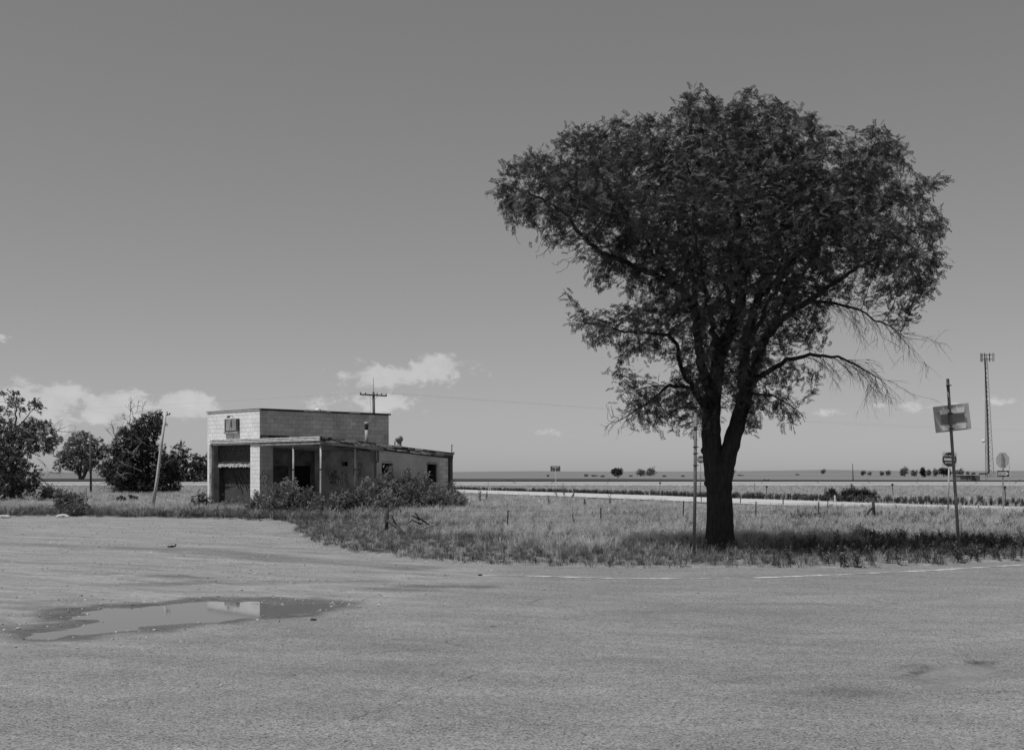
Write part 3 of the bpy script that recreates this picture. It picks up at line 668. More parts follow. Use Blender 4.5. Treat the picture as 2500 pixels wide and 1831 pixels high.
o3a = lambda aa: (lambda x, y: (aa, on_a(x, y, aa)[0], on_a(x, y, aa)[1]))
Lz = zo(500, 1080, 9.178)([[(1340,620),(1290,660),(1290,730),(1340,720),(1350,650)],[(1350,700),(1400,720)],[(1390,760),(1420,725),(1445,760),(1420,820),(1380,860)],[(1320,770),(1350,800),(1320,820),(1360,780)],[(1320,840),(1315,950),(1360,940)],[(1350,870),(1390,900)],[(1220,750),(1260,770),(1215,830)],[(1250,860),(1265,940)],[(1365,920),(1400,905)]])
strokes('graffiti', Lz, o3a(0.0), (1,0,0), .022, bld, .012)
Lz = zo(500, 1080, 9.178)([[(640,680),(700,830),(770,1060)],[(710,730),(790,850),(870,1000)],[(790,670),(880,850)],[(790,970),(860,1140)],[(890,900),(960,1080)],[(940,710),(980,800)],[(930,880),(990,1020)]])
strokes('graffiti', Lz, o3b(.62), (0,-1,0), .10, bld)
Lz = zo(500, 1080, 9.178)([[(400,870),(430,800),(440,870)],[(500,860),(550,780),(590,850)],[(400,910),(430,980),(660,985),(650,920),(400,910)],[(450,900),(460,960)],[(540,900),(540,960)],[(610,890),(600,970)],[(410,1010),(580,1000)],[(430,1040),(560,1030)]])
strokes('graffiti', Lz, o3b(.62), (0,-1,0), .03, bld)
# ------------------------------------------------------------------ scatter: one mesh of points whose instances share a few small leaf or tuft meshes
def proto(mb_or_me, mat, name):
    me = mb_or_me if isinstance(mb_or_me, bpy.types.Mesh) else mb_or_me.mesh(name, mat)
    return bpy.data.objects.new(name, me)             # source shapes live only inside the node groups
def scatter(name, pts, rot, scl, protos, idx, parent=None):
    me = bpy.data.meshes.new(name); pts = np.asarray(pts, np.float32); n = len(pts)
    me.vertices.add(n); me.vertices.foreach_set('co', pts.ravel())
    a = me.attributes.new('rot', 'FLOAT_VECTOR', 'POINT'); a.data.foreach_set('vector', np.asarray(rot, np.float32).ravel())
    a = me.attributes.new('scl', 'FLOAT', 'POINT'); a.data.foreach_set('value', np.asarray(scl, np.float32))
    a = me.attributes.new('idx', 'INT', 'POINT'); a.data.foreach_set('value', np.asarray(idx, np.int32))
    o = link(name, me, parent)
    g = bpy.data.node_groups.new(name, 'GeometryNodeTree')
    g.interface.new_socket('Geometry', in_out='INPUT', socket_type='NodeSocketGeometry'); g.interface.new_socket('Geometry', in_out='OUTPUT', socket_type='NodeSocketGeometry')
    N = g.nodes.new; L = g.links.new; i_ = N('NodeGroupInput'); o_ = N('NodeGroupOutput'); ip = N('GeometryNodeInstanceOnPoints'); jn = N('GeometryNodeJoinGeometry')
    for p in protos:
        oi = N('GeometryNodeObjectInfo'); oi.inputs['Object'].default_value = p; gi = N('GeometryNodeGeometryToInstance')
        L(oi.outputs['Geometry'], gi.inputs[0]); L(gi.outputs[0], jn.inputs[0])
    def na(nm, ty):
        q = N('GeometryNodeInputNamedAttribute'); q.data_type = ty; q.inputs['Name'].default_value = nm
        return q.outputs['Attribute']
    L(i_.outputs[0], ip.inputs['Points']); L(jn.outputs[0], ip.inputs['Instance']); ip.inputs['Pick Instance'].default_value = True
    L(na('idx', 'INT'), ip.inputs['Instance Index']); L(na('rot', 'FLOAT_VECTOR'), ip.inputs['Rotation']); L(na('scl', 'FLOAT'), ip.inputs['Scale'])
    L(ip.outputs[0], o_.inputs[0])
    md = o.modifiers.new('scatter', 'NODES'); md.node_group = g; o['kind'] = 'stuff'; return o

# ---- leaf and grass shapes
def leaflet(mb, p, d, n, L, w, fold=.15):
    p, d, n = Vector(p), Vector(d).normalized(), Vector(n).normalized(); s = d.cross(n).normalized()*w/2; up = n*(w*fold)
    k = len(mb.v); mb.v += [tuple(p), tuple(p+d*L*.45+s+up), tuple(p+d*L), tuple(p+d*L*.45-s+up)]; mb.f += [(k,k+1,k+2),(k,k+2,k+3)]
def sprig_pinnate(seed, L=.19, pairs=7, ll=.055, lw=.022):
    r = random.Random(seed); mb = MB(); bend = r.uniform(0, .5); pts = []
    for i in range(pairs+1):
        t = i/pairs; pts.append(Vector((L*t, .02*math.sin(3*t+seed), -bend*L*t*t*.7)))
    k = len(mb.v)
    for p in pts: mb.v += [tuple(p+Vector((0,.0022,0))), tuple(p-Vector((0,.0022,0)))]
    mb.f += [(k+2*i,k+2*i+1,k+2*i+3,k+2*i+2) for i in range(pairs)]
    for i in range(1, pairs+1):
        for s in (-1, 1):
            d = Vector((.45, s, r.uniform(-.5,.05))); leaflet(mb, pts[i], d, (r.uniform(-.3,.3), r.uniform(-.3,.3), 1), ll*r.uniform(.8,1.25), lw*r.uniform(.8,1.2))
    return mb
def sprig_broad(seed, n=9, L=.22, ll=.075, lw=.05):
    r = random.Random(seed); mb = MB()
    for i in range(n):
        t = (i+.4)/n; p = Vector((L*t, r.uniform(-.02,.02), r.uniform(-.02,.02)))
        d = Vector((r.uniform(0,.9), r.choice((-1,1))*r.uniform(.4,1), r.uniform(-.6,.5))); leaflet(mb, p, d, (r.uniform(-.7,.7), r.uniform(-.7,.7), 1), ll*r.uniform(.7,1.3), lw*r.uniform(.8,1.2))
    mb.bar((0,0,0),(L,0,0),.004,.004); return mb
def tuft(seed, n, h, spread, w, lean=.5, heads=0):
    r = random.Random(seed); mb = MB()
    for i in range(n):
        a = r.uniform(0, 6.283); rr = spread*math.sqrt(r.random()); p = Vector((rr*math.cos(a), rr*math.sin(a), -.02)); hh = h*r.uniform(.55, 1.1)
        b = a+r.uniform(-1.2, 1.2); ln = lean*r.uniform(.2, 1.1)*hh; ww = w*r.uniform(.7, 1.3); s = Vector((-math.sin(b+r.uniform(-.6,.6)), math.cos(b), 0))*ww/2; k = len(mb.v)
        for t in (0, .45, .8, 1):
            c = p+Vector((math.cos(b)*ln*t*t, math.sin(b)*ln*t*t, hh*t*(1-.25*lean*t*t))); q = s*(1-t*.85)
            mb.v += [tuple(c-q), tuple(c+q)]
        mb.f += [(k+2*j,k+2*j+1,k+2*j+3,k+2*j+2) for j in range(3)]
        if i < heads:
            for j in range(4):
                leaflet(mb, c-Vector((0,0,.03*j)), (math.cos(b+j), math.sin(b+j), .8), (math.sin(j), math.cos(j), .3), .05, .014)
    return mb
def weedshape(seed, h, n=26, ll=.11, lw=.04):
    r = random.Random(seed); mb = MB(); st = r.randint(3, 5)
    for s in range(st):
        a = r.uniform(0, 6.283); top = Vector((math.cos(a)*h*r.uniform(.05,.4), math.sin(a)*h*r.uniform(.05,.4), h*r.uniform(.6,1.05)))
        mid = top*.5+Vector((0,0,h*.06)); mb.tube([(0,0,-.03), mid, top], [.008,.006,.003], 3, False)
        for i in range(n//st*2):
            t = r.uniform(.12, 1); p = mid*(t*2) if t < .5 else mid.lerp(top, t*2-1); b = r.uniform(0, 6.283)
            leaflet(mb, p, (math.cos(b), math.sin(b), r.uniform(-.2,.8)), (r.uniform(-.5,.5), r.uniform(-.5,.5), 1), ll*r.uniform(.5,1.2)*(1.15-.5*t), lw*r.uniform(.7,1.2))
    return mb
PR = {}
PR['locust'] = [proto(sprig_pinnate(i), M['leaf'], 'leaf_spray') for i in range(4)]
PR['cot'] = [proto(sprig_broad(i, 11, .32, .11, .08), M['leafcot'], 'leaf_spray') for i in range(3)]
PR['dark'] = [proto(sprig_broad(i+9, 14, .36, .12, .05), M['leafdark'], 'leaf_spray') for i in range(3)]
PR['farleaf'] = [proto(sprig_broad(i+19, 14, .6, .26, .16), M['leaffar'], 'leaf_spray') for i in range(3)]
PR['fardark'] = [proto(sprig_broad(i+29, 14, .6, .26, .16), M['leafdark'], 'leaf_spray') for i in range(3)]
PR['shrub'] = [proto(sprig_broad(i+39, 10, .24, .095, .05), M['leafshrub'], 'leaf_spray') for i in range(3)]
PR['dry'] = [proto(tuft(i, 24, .52, .13, .010, .55, 7), M['grassdry'], 'grass_tuft') for i in range(3)]
PR['green'] = [proto(tuft(i+5, 26, .34, .14, .012, .8, 0), M['grassgreen'], 'grass_tuft') for i in range(3)]
PR['short'] = [proto(tuft(i+15, 22, .16, .13, .010, 1.0, 0), M['grassgreen'], 'grass_tuft') for i in range(2)]
PR['weed'] = [proto(weedshape(i, .42), M['grassdark'], 'weed_clump') for i in range(3)]
PR['fardry'] = [proto(tuft(i+25, 16, .55, .42, .035, .6, 0), M['grassdry'], 'grass_tuft') for i in range(2)]
PR['farweed'] = [proto(weedshape(i+9, .95, 46, .2, .09), M['grassdark'], 'weed_clump') for i in range(3)]

# ---- space colonisation
def colonise(pos, par, attr, fixed_upto=0, infl=1.5, kill=.32, step=.18, iters=90, grav=-.02, seed=1):
    rng = np.random.default_rng(seed); pos = list(map(np.array, pos)); par = list(par)
    A_ = np.array(attr, float); alive = np.ones(len(A_), bool)
    Pn = np.array(pos); near = np.zeros(len(A_), int); nd = np.full(len(A_), 1e9)
    def upd(start):
        nonlocal near, nd
        P_ = np.array(pos[start:])
        if not len(P_): return
        for s in range(0, len(P_), 400):
            d = np.linalg.norm(A_[:,None,:]-P_[None,s:s+400,:], axis=2); j = d.argmin(1); dm = d[np.arange(len(A_)), j]
            m = dm < nd; nd[m] = dm[m]; near[m] = j[m]+start+s
    upd(fixed_upto)
    for it in range(iters):
        act = alive & (nd < infl)
        if not act.any():
            if not alive.any(): break
            infl *= 1.5
            if infl > 12: break
            continue
        ids = near[act]; PA = np.array(pos); dirs = A_[act]-PA[ids]; dirs /= np.linalg.norm(dirs, axis=1, keepdims=True)+1e-9
        acc = np.zeros((len(pos), 3)); np.add.at(acc, ids, dirs); u = np.unique(ids); start = len(pos)
        for k in u:
            d = acc[k]; n = np.linalg.norm(d)
            if n < 1e-3: d = rng.normal(size=3); n = np.linalg.norm(d)
            d = d/n+rng.normal(size=3)*.16; d[2] += grav; d /= np.linalg.norm(d); q = pos[k]+d*step
            pos.append(q); par.append(int(k))
        upd(start); alive &= nd > kill; nd[~alive] = 1e9-1
        if len(pos) > 30000: break
    return np.array(pos), np.array(par)
def pipe(par, tip, ex, base=None):
    n = len(par); acc = np.zeros(n); ch = np.zeros(n, int)
    for i in range(n-1, 0, -1):
        r = acc[i]**(1/ex) if acc[i] > 0 else tip
        if base is not None and base[i] > r: r = base[i]
        acc[i] = r**ex
        if par[i] >= 0: acc[par[i]] += (min(r, 1.0))**ex if base is None or base[par[i]] == 0 else 0; ch[par[i]] += 1
    rad = np.where(acc > 0, acc**(1/ex), tip)
    if base is not None: rad = np.where(base > 0, np.maximum(base, 0), rad)
    return rad, ch
def branch_mesh(name, pos, par, rad, mat, sel=None, lo=3, hi=8):
    """tubes along chains; thin twigs get three sides"""
    n = len(pos); kids = [[] for _ in range(n)]
    for i in range(1, n):
        if par[i] >= 0: kids[par[i]].append(i)
    V = []; Fc = []; done = np.zeros(n, bool)
    order = [i for i in range(n)]
    def chain(a, b):
        c = [a, b]
        while kids[c[-1]]:
            c.append(max(kids[c[-1]], key=lambda k: rad[k]))
        return c
    stack = [(0, k) for k in kids[0]] if par[0] < 0 else []
    while stack:
        a, b_ = stack.pop()
        if done[b_]: continue
        c = chain(a, b_)
        for i, q in enumerate(c[1:], 1):
            done[q] = True
            for k in kids[q]:
                if i+1 >= len(c) or k != c[i+1]: stack.append((q, k))
        for k in kids[a]:
            if not done[k] and k != b_: stack.append((a, k))
        if sel is not None:
            c2 = [q for q in c if sel[q]]
            if len(c2) < 2: continue
            c = [c[max(0, c.index(c2[0])-1)]]+c2 if c[0] != c2[0] else c2
        R = [rad[q] for q in c]; R[0] = min(rad[c[0]], rad[c[1]]*1.15)
        ns = lo if max(R) < .02 else (5 if max(R) < .05 else hi)
        mbt = MB(); mbt.tube([pos[q] for q in c], R, ns, False); k0 = len(V); V.extend(mbt.v); Fc.extend([tuple(x+k0 for x in f) for f in mbt.f])
    return fast_mesh(name, np.array(V), np.array(Fc), mat, True)
def aim(d, rng, roll=1.0):
    d = d/(np.linalg.norm(d, axis=1, keepdims=True)+1e-9)
    return np.stack([rng.uniform(-roll, roll, len(d)), -np.arcsin(np.clip(d[:,2], -1, 1)), np.arctan2(d[:,1], d[:,0])], -1)
def leaves_on(name, pos, par, rad, ok, per, protos, parent, seed, rmax=.013, s=(.8,1.3), droop=.35, jit=.06):
    rng = np.random.default_rng(seed); ids = np.where((rad < rmax) & ok)[0]; ids = np.repeat(ids, rng.poisson(per if np.isscalar(per) else per[ids]))  if not np.isscalar(per) else np.repeat(ids, rng.poisson(per, len(ids)))
    d = pos[ids]-pos[par[ids]]; d /= np.linalg.norm(d, axis=1, keepdims=True)+1e-9
    d = d*.8+rng.normal(size=d.shape)*np.array([.6,.6,.42]); d[:,2] -= droop
    p = pos[ids]+rng.normal(size=d.shape)*jit
    return scatter(name, p, aim(d, rng), rng.uniform(*s, len(ids)), protos, rng.integers(0, len(protos), len(ids)), parent)

# ---- the big tree on the verge
TZ = gp(1757, 1347).y
def zt1(x, y): return 1150+x/1.796, 180+y/1.796
pos, par, trad = [], [], []
def limb(pts, r0, r1, attach=None, wig=.03, st=.16):
    """pts: (px, py, depth offset)"""
    P = [np.array(vp(x, y, TZ+d)) for x, y, d in pts]; L = [np.linalg.norm(P[i+1]-P[i]) for i in range(len(P)-1)]; tot = sum(L); out = []
    run = 0
    for i in range(len(P)-1):
        n = max(1, int(round(L[i]/st)))
        p0, p1, p2, p3 = P[max(i-1,0)], P[i], P[i+1], P[min(i+2,len(P)-1)]
        for j in range(n):
            t = j/n; q = .5*((2*p1)+(p2-p0)*t+(2*p0-5*p1+4*p2-p3)*t*t+(3*p1-p0-3*p2+p3)*t**3)
            out.append((q+(RNG.normal(size=3)*wig if (i or j) else 0), (run+L[i]*t)/tot))
        run += L[i]
    out.append((P[-1], 1.0))
    if attach is None: k = -1
    else: k = int(np.argmin([np.linalg.norm(p-out[0][0]) for p in pos]))
    first = len(pos)
    for q, t in out:
        pos.append(q); par.append(k); trad.append(r0+(r1-r0)*t**.8); k = len(pos)-1
    return list(range(first, len(pos)))
limb([(1757,1356,0),(1757,1330,0),(1757,1300,0),(1757,1240,0),(1755,1190,0),(1756,1150,0),(1757,1130,0)], .335, .26, None, .0)
NT = len(pos)
limb([(1752,1200,0),(1744,1140,0),(1737,1090,0),(1736,1030,0),(1741,965,.1),(1757,876,.2),(1790,792,.3),(1807,737,.3),(1813,653,.2),(1801,542,.1),(1780,430,0),(1765,330,0)], .275, .03, 1, .012)
limb([(1762,1200,0),(1772,1140,0),(1785,1085,0),(1801,1030,0),(1818,975,0),(1826,930,0)], .25, .15, 1, .01)
limb([(1818,975,0),(1813,904,-.2),(1824,820,-.4),(1846,737,-.5),(1874,653,-.6),(1902,570,-.7),(1925,458,-.8),(1935,370,-.8)], .15, .025, 1, .02)
limb([(1826,935,0),(1842,893,.3),(1874,820,.7),(1930,765,1.1),(2013,709,1.4),(2097,653,1.6),(2190,610,1.8)], .14, .02, 1, .02)
LC = limb([(1826,950,0),(1850,925,-.1),(1880,903,-.3),(1923,880,-.5),(1980,868,-.7),(2046,873,-.9),(2100,897,-1.1),(2150,925,-1.2)], .085, .010, 1, .02)
LD = limb([(1930,765,1.1),(1974,737,.9),(2069,748,.6),(2141,781,.3),(2197,815,.1)], .055, .01, 1, .02)
LF = limb([(1741,970,.1),(1716,900,.1),(1704,820,0),(1700,765,0),(1662,709,-.2),(1607,676,-.4),(1540,648,-.6),(1467,614,-.8),(1417,570,-1),(1367,514,-1),(1289,470,-1),(1225,450,-1)], .135, .015, 1, .02)
limb([(1700,770,0),(1692,670,.5),(1660,560,1),(1640,470,1.3),(1610,390,1.4)], .085, .02, 1, .02)
limb([(1730,1035,0),(1715,985,-.1),(1692,950,-.2),(1668,904,-.3),(1646,830,-.4),(1600,815,-.5),(1540,812,-.6),(1470,798,-.6),(1420,785,-.6)], .085, .012, 1, .02)
LE = limb([(1692,950,-.2),(1634,943,-.4),(1584,982,-.6),(1529,1015,-.7),(1500,1030,-.7)], .05, .008, 1, .02)
limb([(1835,960,.1),(1880,965,.3),(1930,990,.5),(1965,1030,.6)], .035, .006, 1, .02)
# limbs towards and away from the road
limb([(1757,880,.2),(1740,800,-1.2),(1720,700,-2.4),(1700,600,-3.4),(1690,500,-4.0)], .10, .015, 1, .03)
limb([(1815,900,-.2),(1850,800,-1.6),(1900,690,-2.6),(1950,600,-3.3)], .09, .015, 1, .03)
limb([(1795,790,.3),(1770,690,1.8),(1740,580,3.0),(1720,480,3.8)], .09, .015, 1, .03)
limb([(1850,880,.3),(1900,760,2.2),(1980,640,3.2),(2030,540,3.8)], .08, .015, 1, .03)
limb([(1850,730,-.5),(1960,610,-.8),(2060,500,-.6),(2110,400,-.4),(2140,340,-.3)], .06, .012, 1, .03)
limb([(1640,690,-.3),(1560,560,.8),(1480,450,1.2),(1420,380,1.2)], .055, .012, 1, .03)
limb([(1805,600,.1),(1700,480,-.6),(1680,360,-.8),(1700,290,-.8)], .05, .012, 1, .03)
limb([(1880,640,-.6),(1900,480,.8),(1930,350,1.2),(1950,290,1.2)], .05, .012, 1, .03)
OUT = [zt1(x, y) for x, y in [(62,580),(110,470),(125,430),(240,345),(375,290),(390,235),(480,195),(560,215),(640,190),(790,158),(800,230),(850,180),(945,80),(1060,50),(1160,90),(1270,75),(1350,118),(1465,160),(1530,200),(1605,240),
      (1620,330),(1650,300),(1670,240),(1740,225),(1800,235),(1935,320),(1900,400),(1960,440),(2050,440),(2100,485),(1990,530),(2055,610),(2100,700),(2085,800),(2040,950),(1990,1010),(1900,985),(1800,960),(1650,955),(1540,1000),
      (1590,1130),(1480,1190),(1350,1230),(1480,1290),(1560,1385),(1470,1370),(1320,1350),(1300,1420),(1400,1440),(1490,1570),(1330,1540),(1200,1590),(1180,1500),(1110,1480),(1100,1560),(1000,1540),(850,1570),(740,1550),(630,1530),(680,1440),(640,1390),(585,1330),(600,1285),(720,1300),(830,1340),(900,1330),
      (850,1250),(700,1240),(560,1215),(440,1135),(480,1020),(600,1030),(700,1000),(650,920),(520,930),(480,880),(540,820),(420,760),(280,700),(160,640),(130,590)]]
rng = np.random.default_rng(21)
def sample_crown(n):
    o = []; mpp = TZ/F
    while len(o) < n:
        x = rng.uniform(1180, 2330, 4000); y = rng.uniform(205, 1075, 4000); m = in_poly(x, y, OUT); x, y = x[m], y[m]
        d = seg_dist(x, y, OUT, True)*mpp; hd = np.minimum(4.6, 2.25*np.sqrt(d)+.15); hd = np.where(y > 830, np.minimum(hd, 2.4), hd)
        dz = rng.uniform(-4.6, 4.6, len(x)); k = np.abs(dz+.3) < hd
        x, y, dz = x[k], y[k], dz[k]
        nz = fbm(x*.02+dz*.6, y*.02, 1.0, 2, 33)+.25*(rng.random(len(x))-.5)
        low = sstep(520, 900, y); k = nz > .30+.07*low
        o += list(zip(x[k], y[k], dz[k]))
    return np.array([vp(x, y, TZ+d) for x, y, d in o[:n]])
live = sample_crown(9600)
DEAD = [[zt1(*p) for p in q] for q in ([(580,1400),(660,1450),(740,1560),(650,1600),(580,1530)],[(160,720),(330,730),(480,830),(390,930),(270,830)])]
dead = []
for q in DEAD:
    c = 0; xs_ = [p[0] for p in q]; ys_ = [p[1] for p in q]; tgt = 60
    while c < tgt:
        x, y = rng.uniform(min(xs_), max(xs_)), rng.uniform(min(ys_), max(ys_))
        if in_poly(np.array([x]), np.array([y]), q)[0]: dead.append(vp(x, y, TZ-.3+rng.normal()*.5)); c += 1
P0 = [np.array(p) for p in pos]; n0_ = len(pos)
TP, TPAR = colonise(P0, par, np.vstack([live, np.array(dead)]), NT, 1.7, .27, .15, 110, -.01, 5)
base = np.zeros(len(TP)); base[:n0_] = trad
TR, ch = pipe(TPAR, .0045, 2.15, base)
TR = np.where(np.arange(len(TP)) < n0_, TR, np.minimum(TR, .045))
dd = np.array(dead); isdead = np.zeros(len(TP), bool)
for s in range(n0_, len(TP), 500):
    q = TP[s:s+500]; a = np.linalg.norm(q[:,None]-dd[None], axis=2).min(1); b_ = np.linalg.norm(q[:,None]-live[None], axis=2).min(1); isdead[s:s+500] = a < b_
tree = empty('locust_tree', (gp(1757,1347).x, TZ, 0)); tag(tree, 'big spreading locust tree with forked black trunk on the grassy road verge', 'tree')
inv = Matrix.Translation(-tree.location)
off = np.array(tree.location)
# trunk and first forks: bark-displaced tubes
def bark_tube(mb, pts, rad, n=26, amp=.035, flare=None, seed=0):
    k0 = len(mb.v); pts = [Vector(p) for p in pts]; m = len(pts); ref = Vector((1,0,0))
    for i, p in enumerate(pts):
        d = (pts[min(i+1,m-1)]-pts[max(i-1,0)]).normalized(); ref = ref-d*ref.dot(d); ref = ref.normalized() if ref.length > .05 else d.orthogonal().normalized(); b_ = d.cross(ref)
        for j in range(n):
            a = 2*math.pi*j/n; r = rad[i]*(1+amp*(math.sin(a*7+p.z*2.1+seed)*.5+math.sin(a*11-p.z*3.7)*.5)+.07*math.sin(a*2+p.z*1.7+seed)+random.uniform(-.02,.02))
            if flare: r += flare(p.z, a)
            mb.v.append(tuple(p+(ref*math.cos(a)+b_*math.sin(a))*r))
    for i in range(m-1):
        for j in range(n): mb.f.append((k0+i*n+j, k0+i*n+(j+1)%n, k0+(i+1)*n+(j+1)%n, k0+(i+1)*n+j))
loc = TP-off
big = [i for i in range(n0_) if trad[i] >= .085]
mb = MB(); runs = []; cur = []
for i in range(n0_):
    if trad[i] >= .085 and (not cur or par[i] == cur[-1]): cur.append(i)
    else:
        if len(cur) > 1: runs.append(cur)
        cur = [i] if trad[i] >= .085 else []
if len(cur) > 1: runs.append(cur)
fl = lambda z, a: .16*math.exp(-max(z,0)/.22)*(1+.5*math.sin(a*5+1)) if z < 1.2 else 0
for c in runs:
    pts = [loc[q] for q in c]; R = [trad[q] for q in c]
    if c[0] == 0: pts = [pts[0]-np.array((0,0,.12))]+pts; R = [R[0]]+R
    if par[c[0]] > 16 and np.linalg.norm(loc[par[c[0]]]-pts[0]) > .03: pts = [loc[par[c[0]]]]+pts; R = [R[0]]+R
    bark_tube(mb, pts, R, 26 if R[0] > .15 else 14, .05, fl if c[0] == 0 else None, c[0])
for (x, y, d, r) in ((1722,1180,0,.11),(1716,1100,0,.13),(1729,1195,-.1,.10)):      # burls on the left flank
    c = np.array(vp(x, y, TZ+d))-off; k = len(mb.v)
    mb.lathe(c+np.array((.07,0,-r)), [(.02,0),(r*.8,r*.5),(r,r),(r*.8,r*1.5),(.02,r*2)], 12)
mb.build('trunk', M['bark'], tree, True)
selthin = np.array([not (i < n0_ and trad[i] >= .085) for i in range(len(TP))])
link('branches', branch_mesh('branches', loc, TPAR, TR, M['bark'], selthin), tree)
leaves_on('crown', loc, TPAR, TR, ~isdead & (np.arange(len(TP)) >= n0_), np.interp(loc[:,2], [2.5,4.5,7.0,9.5], [4.2,4.2,5.0,5.6]), PR['locust'], tree, 77, .0125, (.6, 1.4), .05, .09)
def twig_fan(mb, p, d, L, r, rr, depth=0, droop=.5, nsub=4):
    p = Vector(p); d = Vector(d).normalized(); n = 6; pts = [p.copy()]; ds = []
    for i in range(n):
        d = (d+Vector((rr.gauss(0,.16), rr.gauss(0,.16), rr.gauss(0,.14)-droop*.16))).normalized(); p = p+d*(L/n); pts.append(p.copy()); ds.append(d.copy())
    mb.tube(pts, [r*(1-.75*i/n) for i in range(n+1)], 3, False)
    if depth < 2:
        for s in range(nsub if depth == 0 else 2):
            i = rr.randint(1, n-1); e = (ds[i]+Vector((rr.gauss(0,.5), rr.gauss(0,.5), rr.gauss(-.1,.4)))).normalized(); twig_fan(mb, pts[i], e, L*rr.uniform(.3,.6), r*.6, rr, depth+1, droop, nsub)
mb = MB(); rr = random.Random(8)
for nodes, t0, sgn, lo_, hi_ in ((LC, .42, 1, .5, 1.3), (LD, .25, 1, .5, 1.3), (LE, .55, -1, .3, .7), (LF, .78, -1, .3, .7)):
    for k in nodes[int(len(nodes)*t0):]:
        for e in range(3 if sgn > 0 else 1):
            d = (sgn*rr.uniform(.35,1.0), rr.gauss(0,.55), rr.uniform(-1.0,.15)); twig_fan(mb, loc[k], d, rr.uniform(lo_,hi_), .0068, rr, 0, .55, 5)
mb.build('dead_twigs', M['bark'], tree)
print('locust nodes', len(TP))

# ---- other trees: trunk limbs + ellipsoid lobes given in photo pixels at the tree's own distance
def tree_at(name, label, base_px, lobes, limbs, natt, protos, per, bark, seed, step=.3, kill=.5, infl=2.5, deadpx=None, ndead=0, dz=1.0, group=None, leafs=(.8,1.4), r0=.2, rmax=.02, z0=None, tip=.008, droop=.1):
    g = gp(*base_px); Z = g.y if z0 is None else z0; base = Vector(((base_px[0]-CX)*Z/F, Z, 0)); rng = np.random.default_rng(seed); s = Z/F
    ps, pr, rd = [np.array(base)-np.array((0,0,.1))], [-1], [r0]
    for L, ra, rb in limbs:
        P = [np.array(vp(x, y, Z+d)) for x, y, d in L]; k = int(np.argmin([np.linalg.norm(p-P[0]) for p in ps])); tot = sum(np.linalg.norm(P[i+1]-P[i]) for i in range(len(P)-1)); run = 0
        for i in range(len(P)-1):
            l = np.linalg.norm(P[i+1]-P[i]); n = max(1, int(l/step))
            for j in range(1, n+1):
                t = (run+l*j/n)/tot; ps.append(P[i]+(P[i+1]-P[i])*j/n+rng.normal(size=3)*step*.12); pr.append(k); rd.append(ra+(rb-ra)*t); k = len(ps)-1
            run += l
    vol = np.array([l[2]*l[3] for l in lobes], float); att = []
    for i, (x, y, rx, ry, d) in enumerate(lobes):
        n = int(natt*vol[i]/vol.sum()); q = rng.normal(size=(n,3)); q /= np.linalg.norm(q, axis=1, keepdims=True); q *= rng.random((n,1))**.4
        for a in q: att.append(vp(x+a[0]*rx, y-a[2]*ry, Z+d+a[1]*rx*s*dz))
    att = np.array(att); att = att[att[:,2] > .15]; dpts = []
    if deadpx:
        while len(dpts) < ndead:
            x, y, rx, ry, d = random.choice(deadpx); dpts.append(vp(x+rng.uniform(-rx,rx), y+rng.uniform(-ry,ry), Z+d+rng.normal()*.3))
    allat = np.vstack([att, np.array(dpts)]) if dpts else att
    nf = len(ps); P_, R_ = colonise(ps, pr, allat, 1, infl, kill, step, 80, 0, seed)
    bs = np.zeros(len(P_)); bs[:nf] = rd; rad, _ = pipe(R_, tip, 2.2, bs); rad = np.where(np.arange(len(P_)) < nf, rad, np.minimum(rad, .09))
    ok = np.arange(len(P_)) > 1
    if dpts:
        D = np.array(dpts)
        for s_ in range(0, len(P_), 500):
            q = P_[s_:s_+500]; ok[s_:s_+500] &= np.linalg.norm(q[:,None]-att[None], axis=2).min(1) < np.linalg.norm(q[:,None]-D[None], axis=2).min(1)
    t = empty(name, base); tag(t, label, 'tree', group); l_ = P_-np.array(base)
    link('trunk', branch_mesh('trunk', l_, R_, rad, bark), t)
    leaves_on('crown', l_, R_, rad, ok, per, protos, t, seed+1, rmax, leafs, droop, step*.4)
    return t
tree_at('cottonwood_tree', 'ragged cottonwood tree with dead limbs drooping into the weeds left of the dirt lot', (30,1222),
        [(20,1090,70,70,0),(90,1065,50,45,-.3),(38,985,22,34,0),(85,990,18,22,.2),(-40,1060,60,80,.3),(40,1170,60,45,0),(-10,1180,70,40,-.5),(120,1080,30,25,0)],
        [([(30,1222,0),(32,1170,0),(30,1100,0),(38,1020,0),(40,975,0)],.22,.03),([(32,1150,0),(70,1090,-.2),(110,1060,-.3)],.09,.02),([(30,1120,0),(-20,1070,.2),(-50,1040,.3)],.1,.02),([(36,1050,0),(70,1015,.1),(90,985,.2)],.06,.015),
         ([(60,1150,0),(95,1165,-.3),(125,1190,-.5),(150,1205,-.6)],.05,.012),([(45,1175,0),(75,1205,-.4),(100,1222,-.6)],.05,.012),([(105,1062,-.3),(140,1052,-.3),(170,1055,-.3),(182,1050,-.3)],.04,.008),([(140,1052,-.3),(168,1038,-.3)],.03,.006)],
        1900, PR['cot'], 3.6, M['barkgrey'], 31, .22, .34, 1.6, [(170,1048,18,14,-.3),(10,975,14,20,0),(140,1190,20,25,-.5),(120,1150,30,20,-.3)], 70, .9, r0=.25)
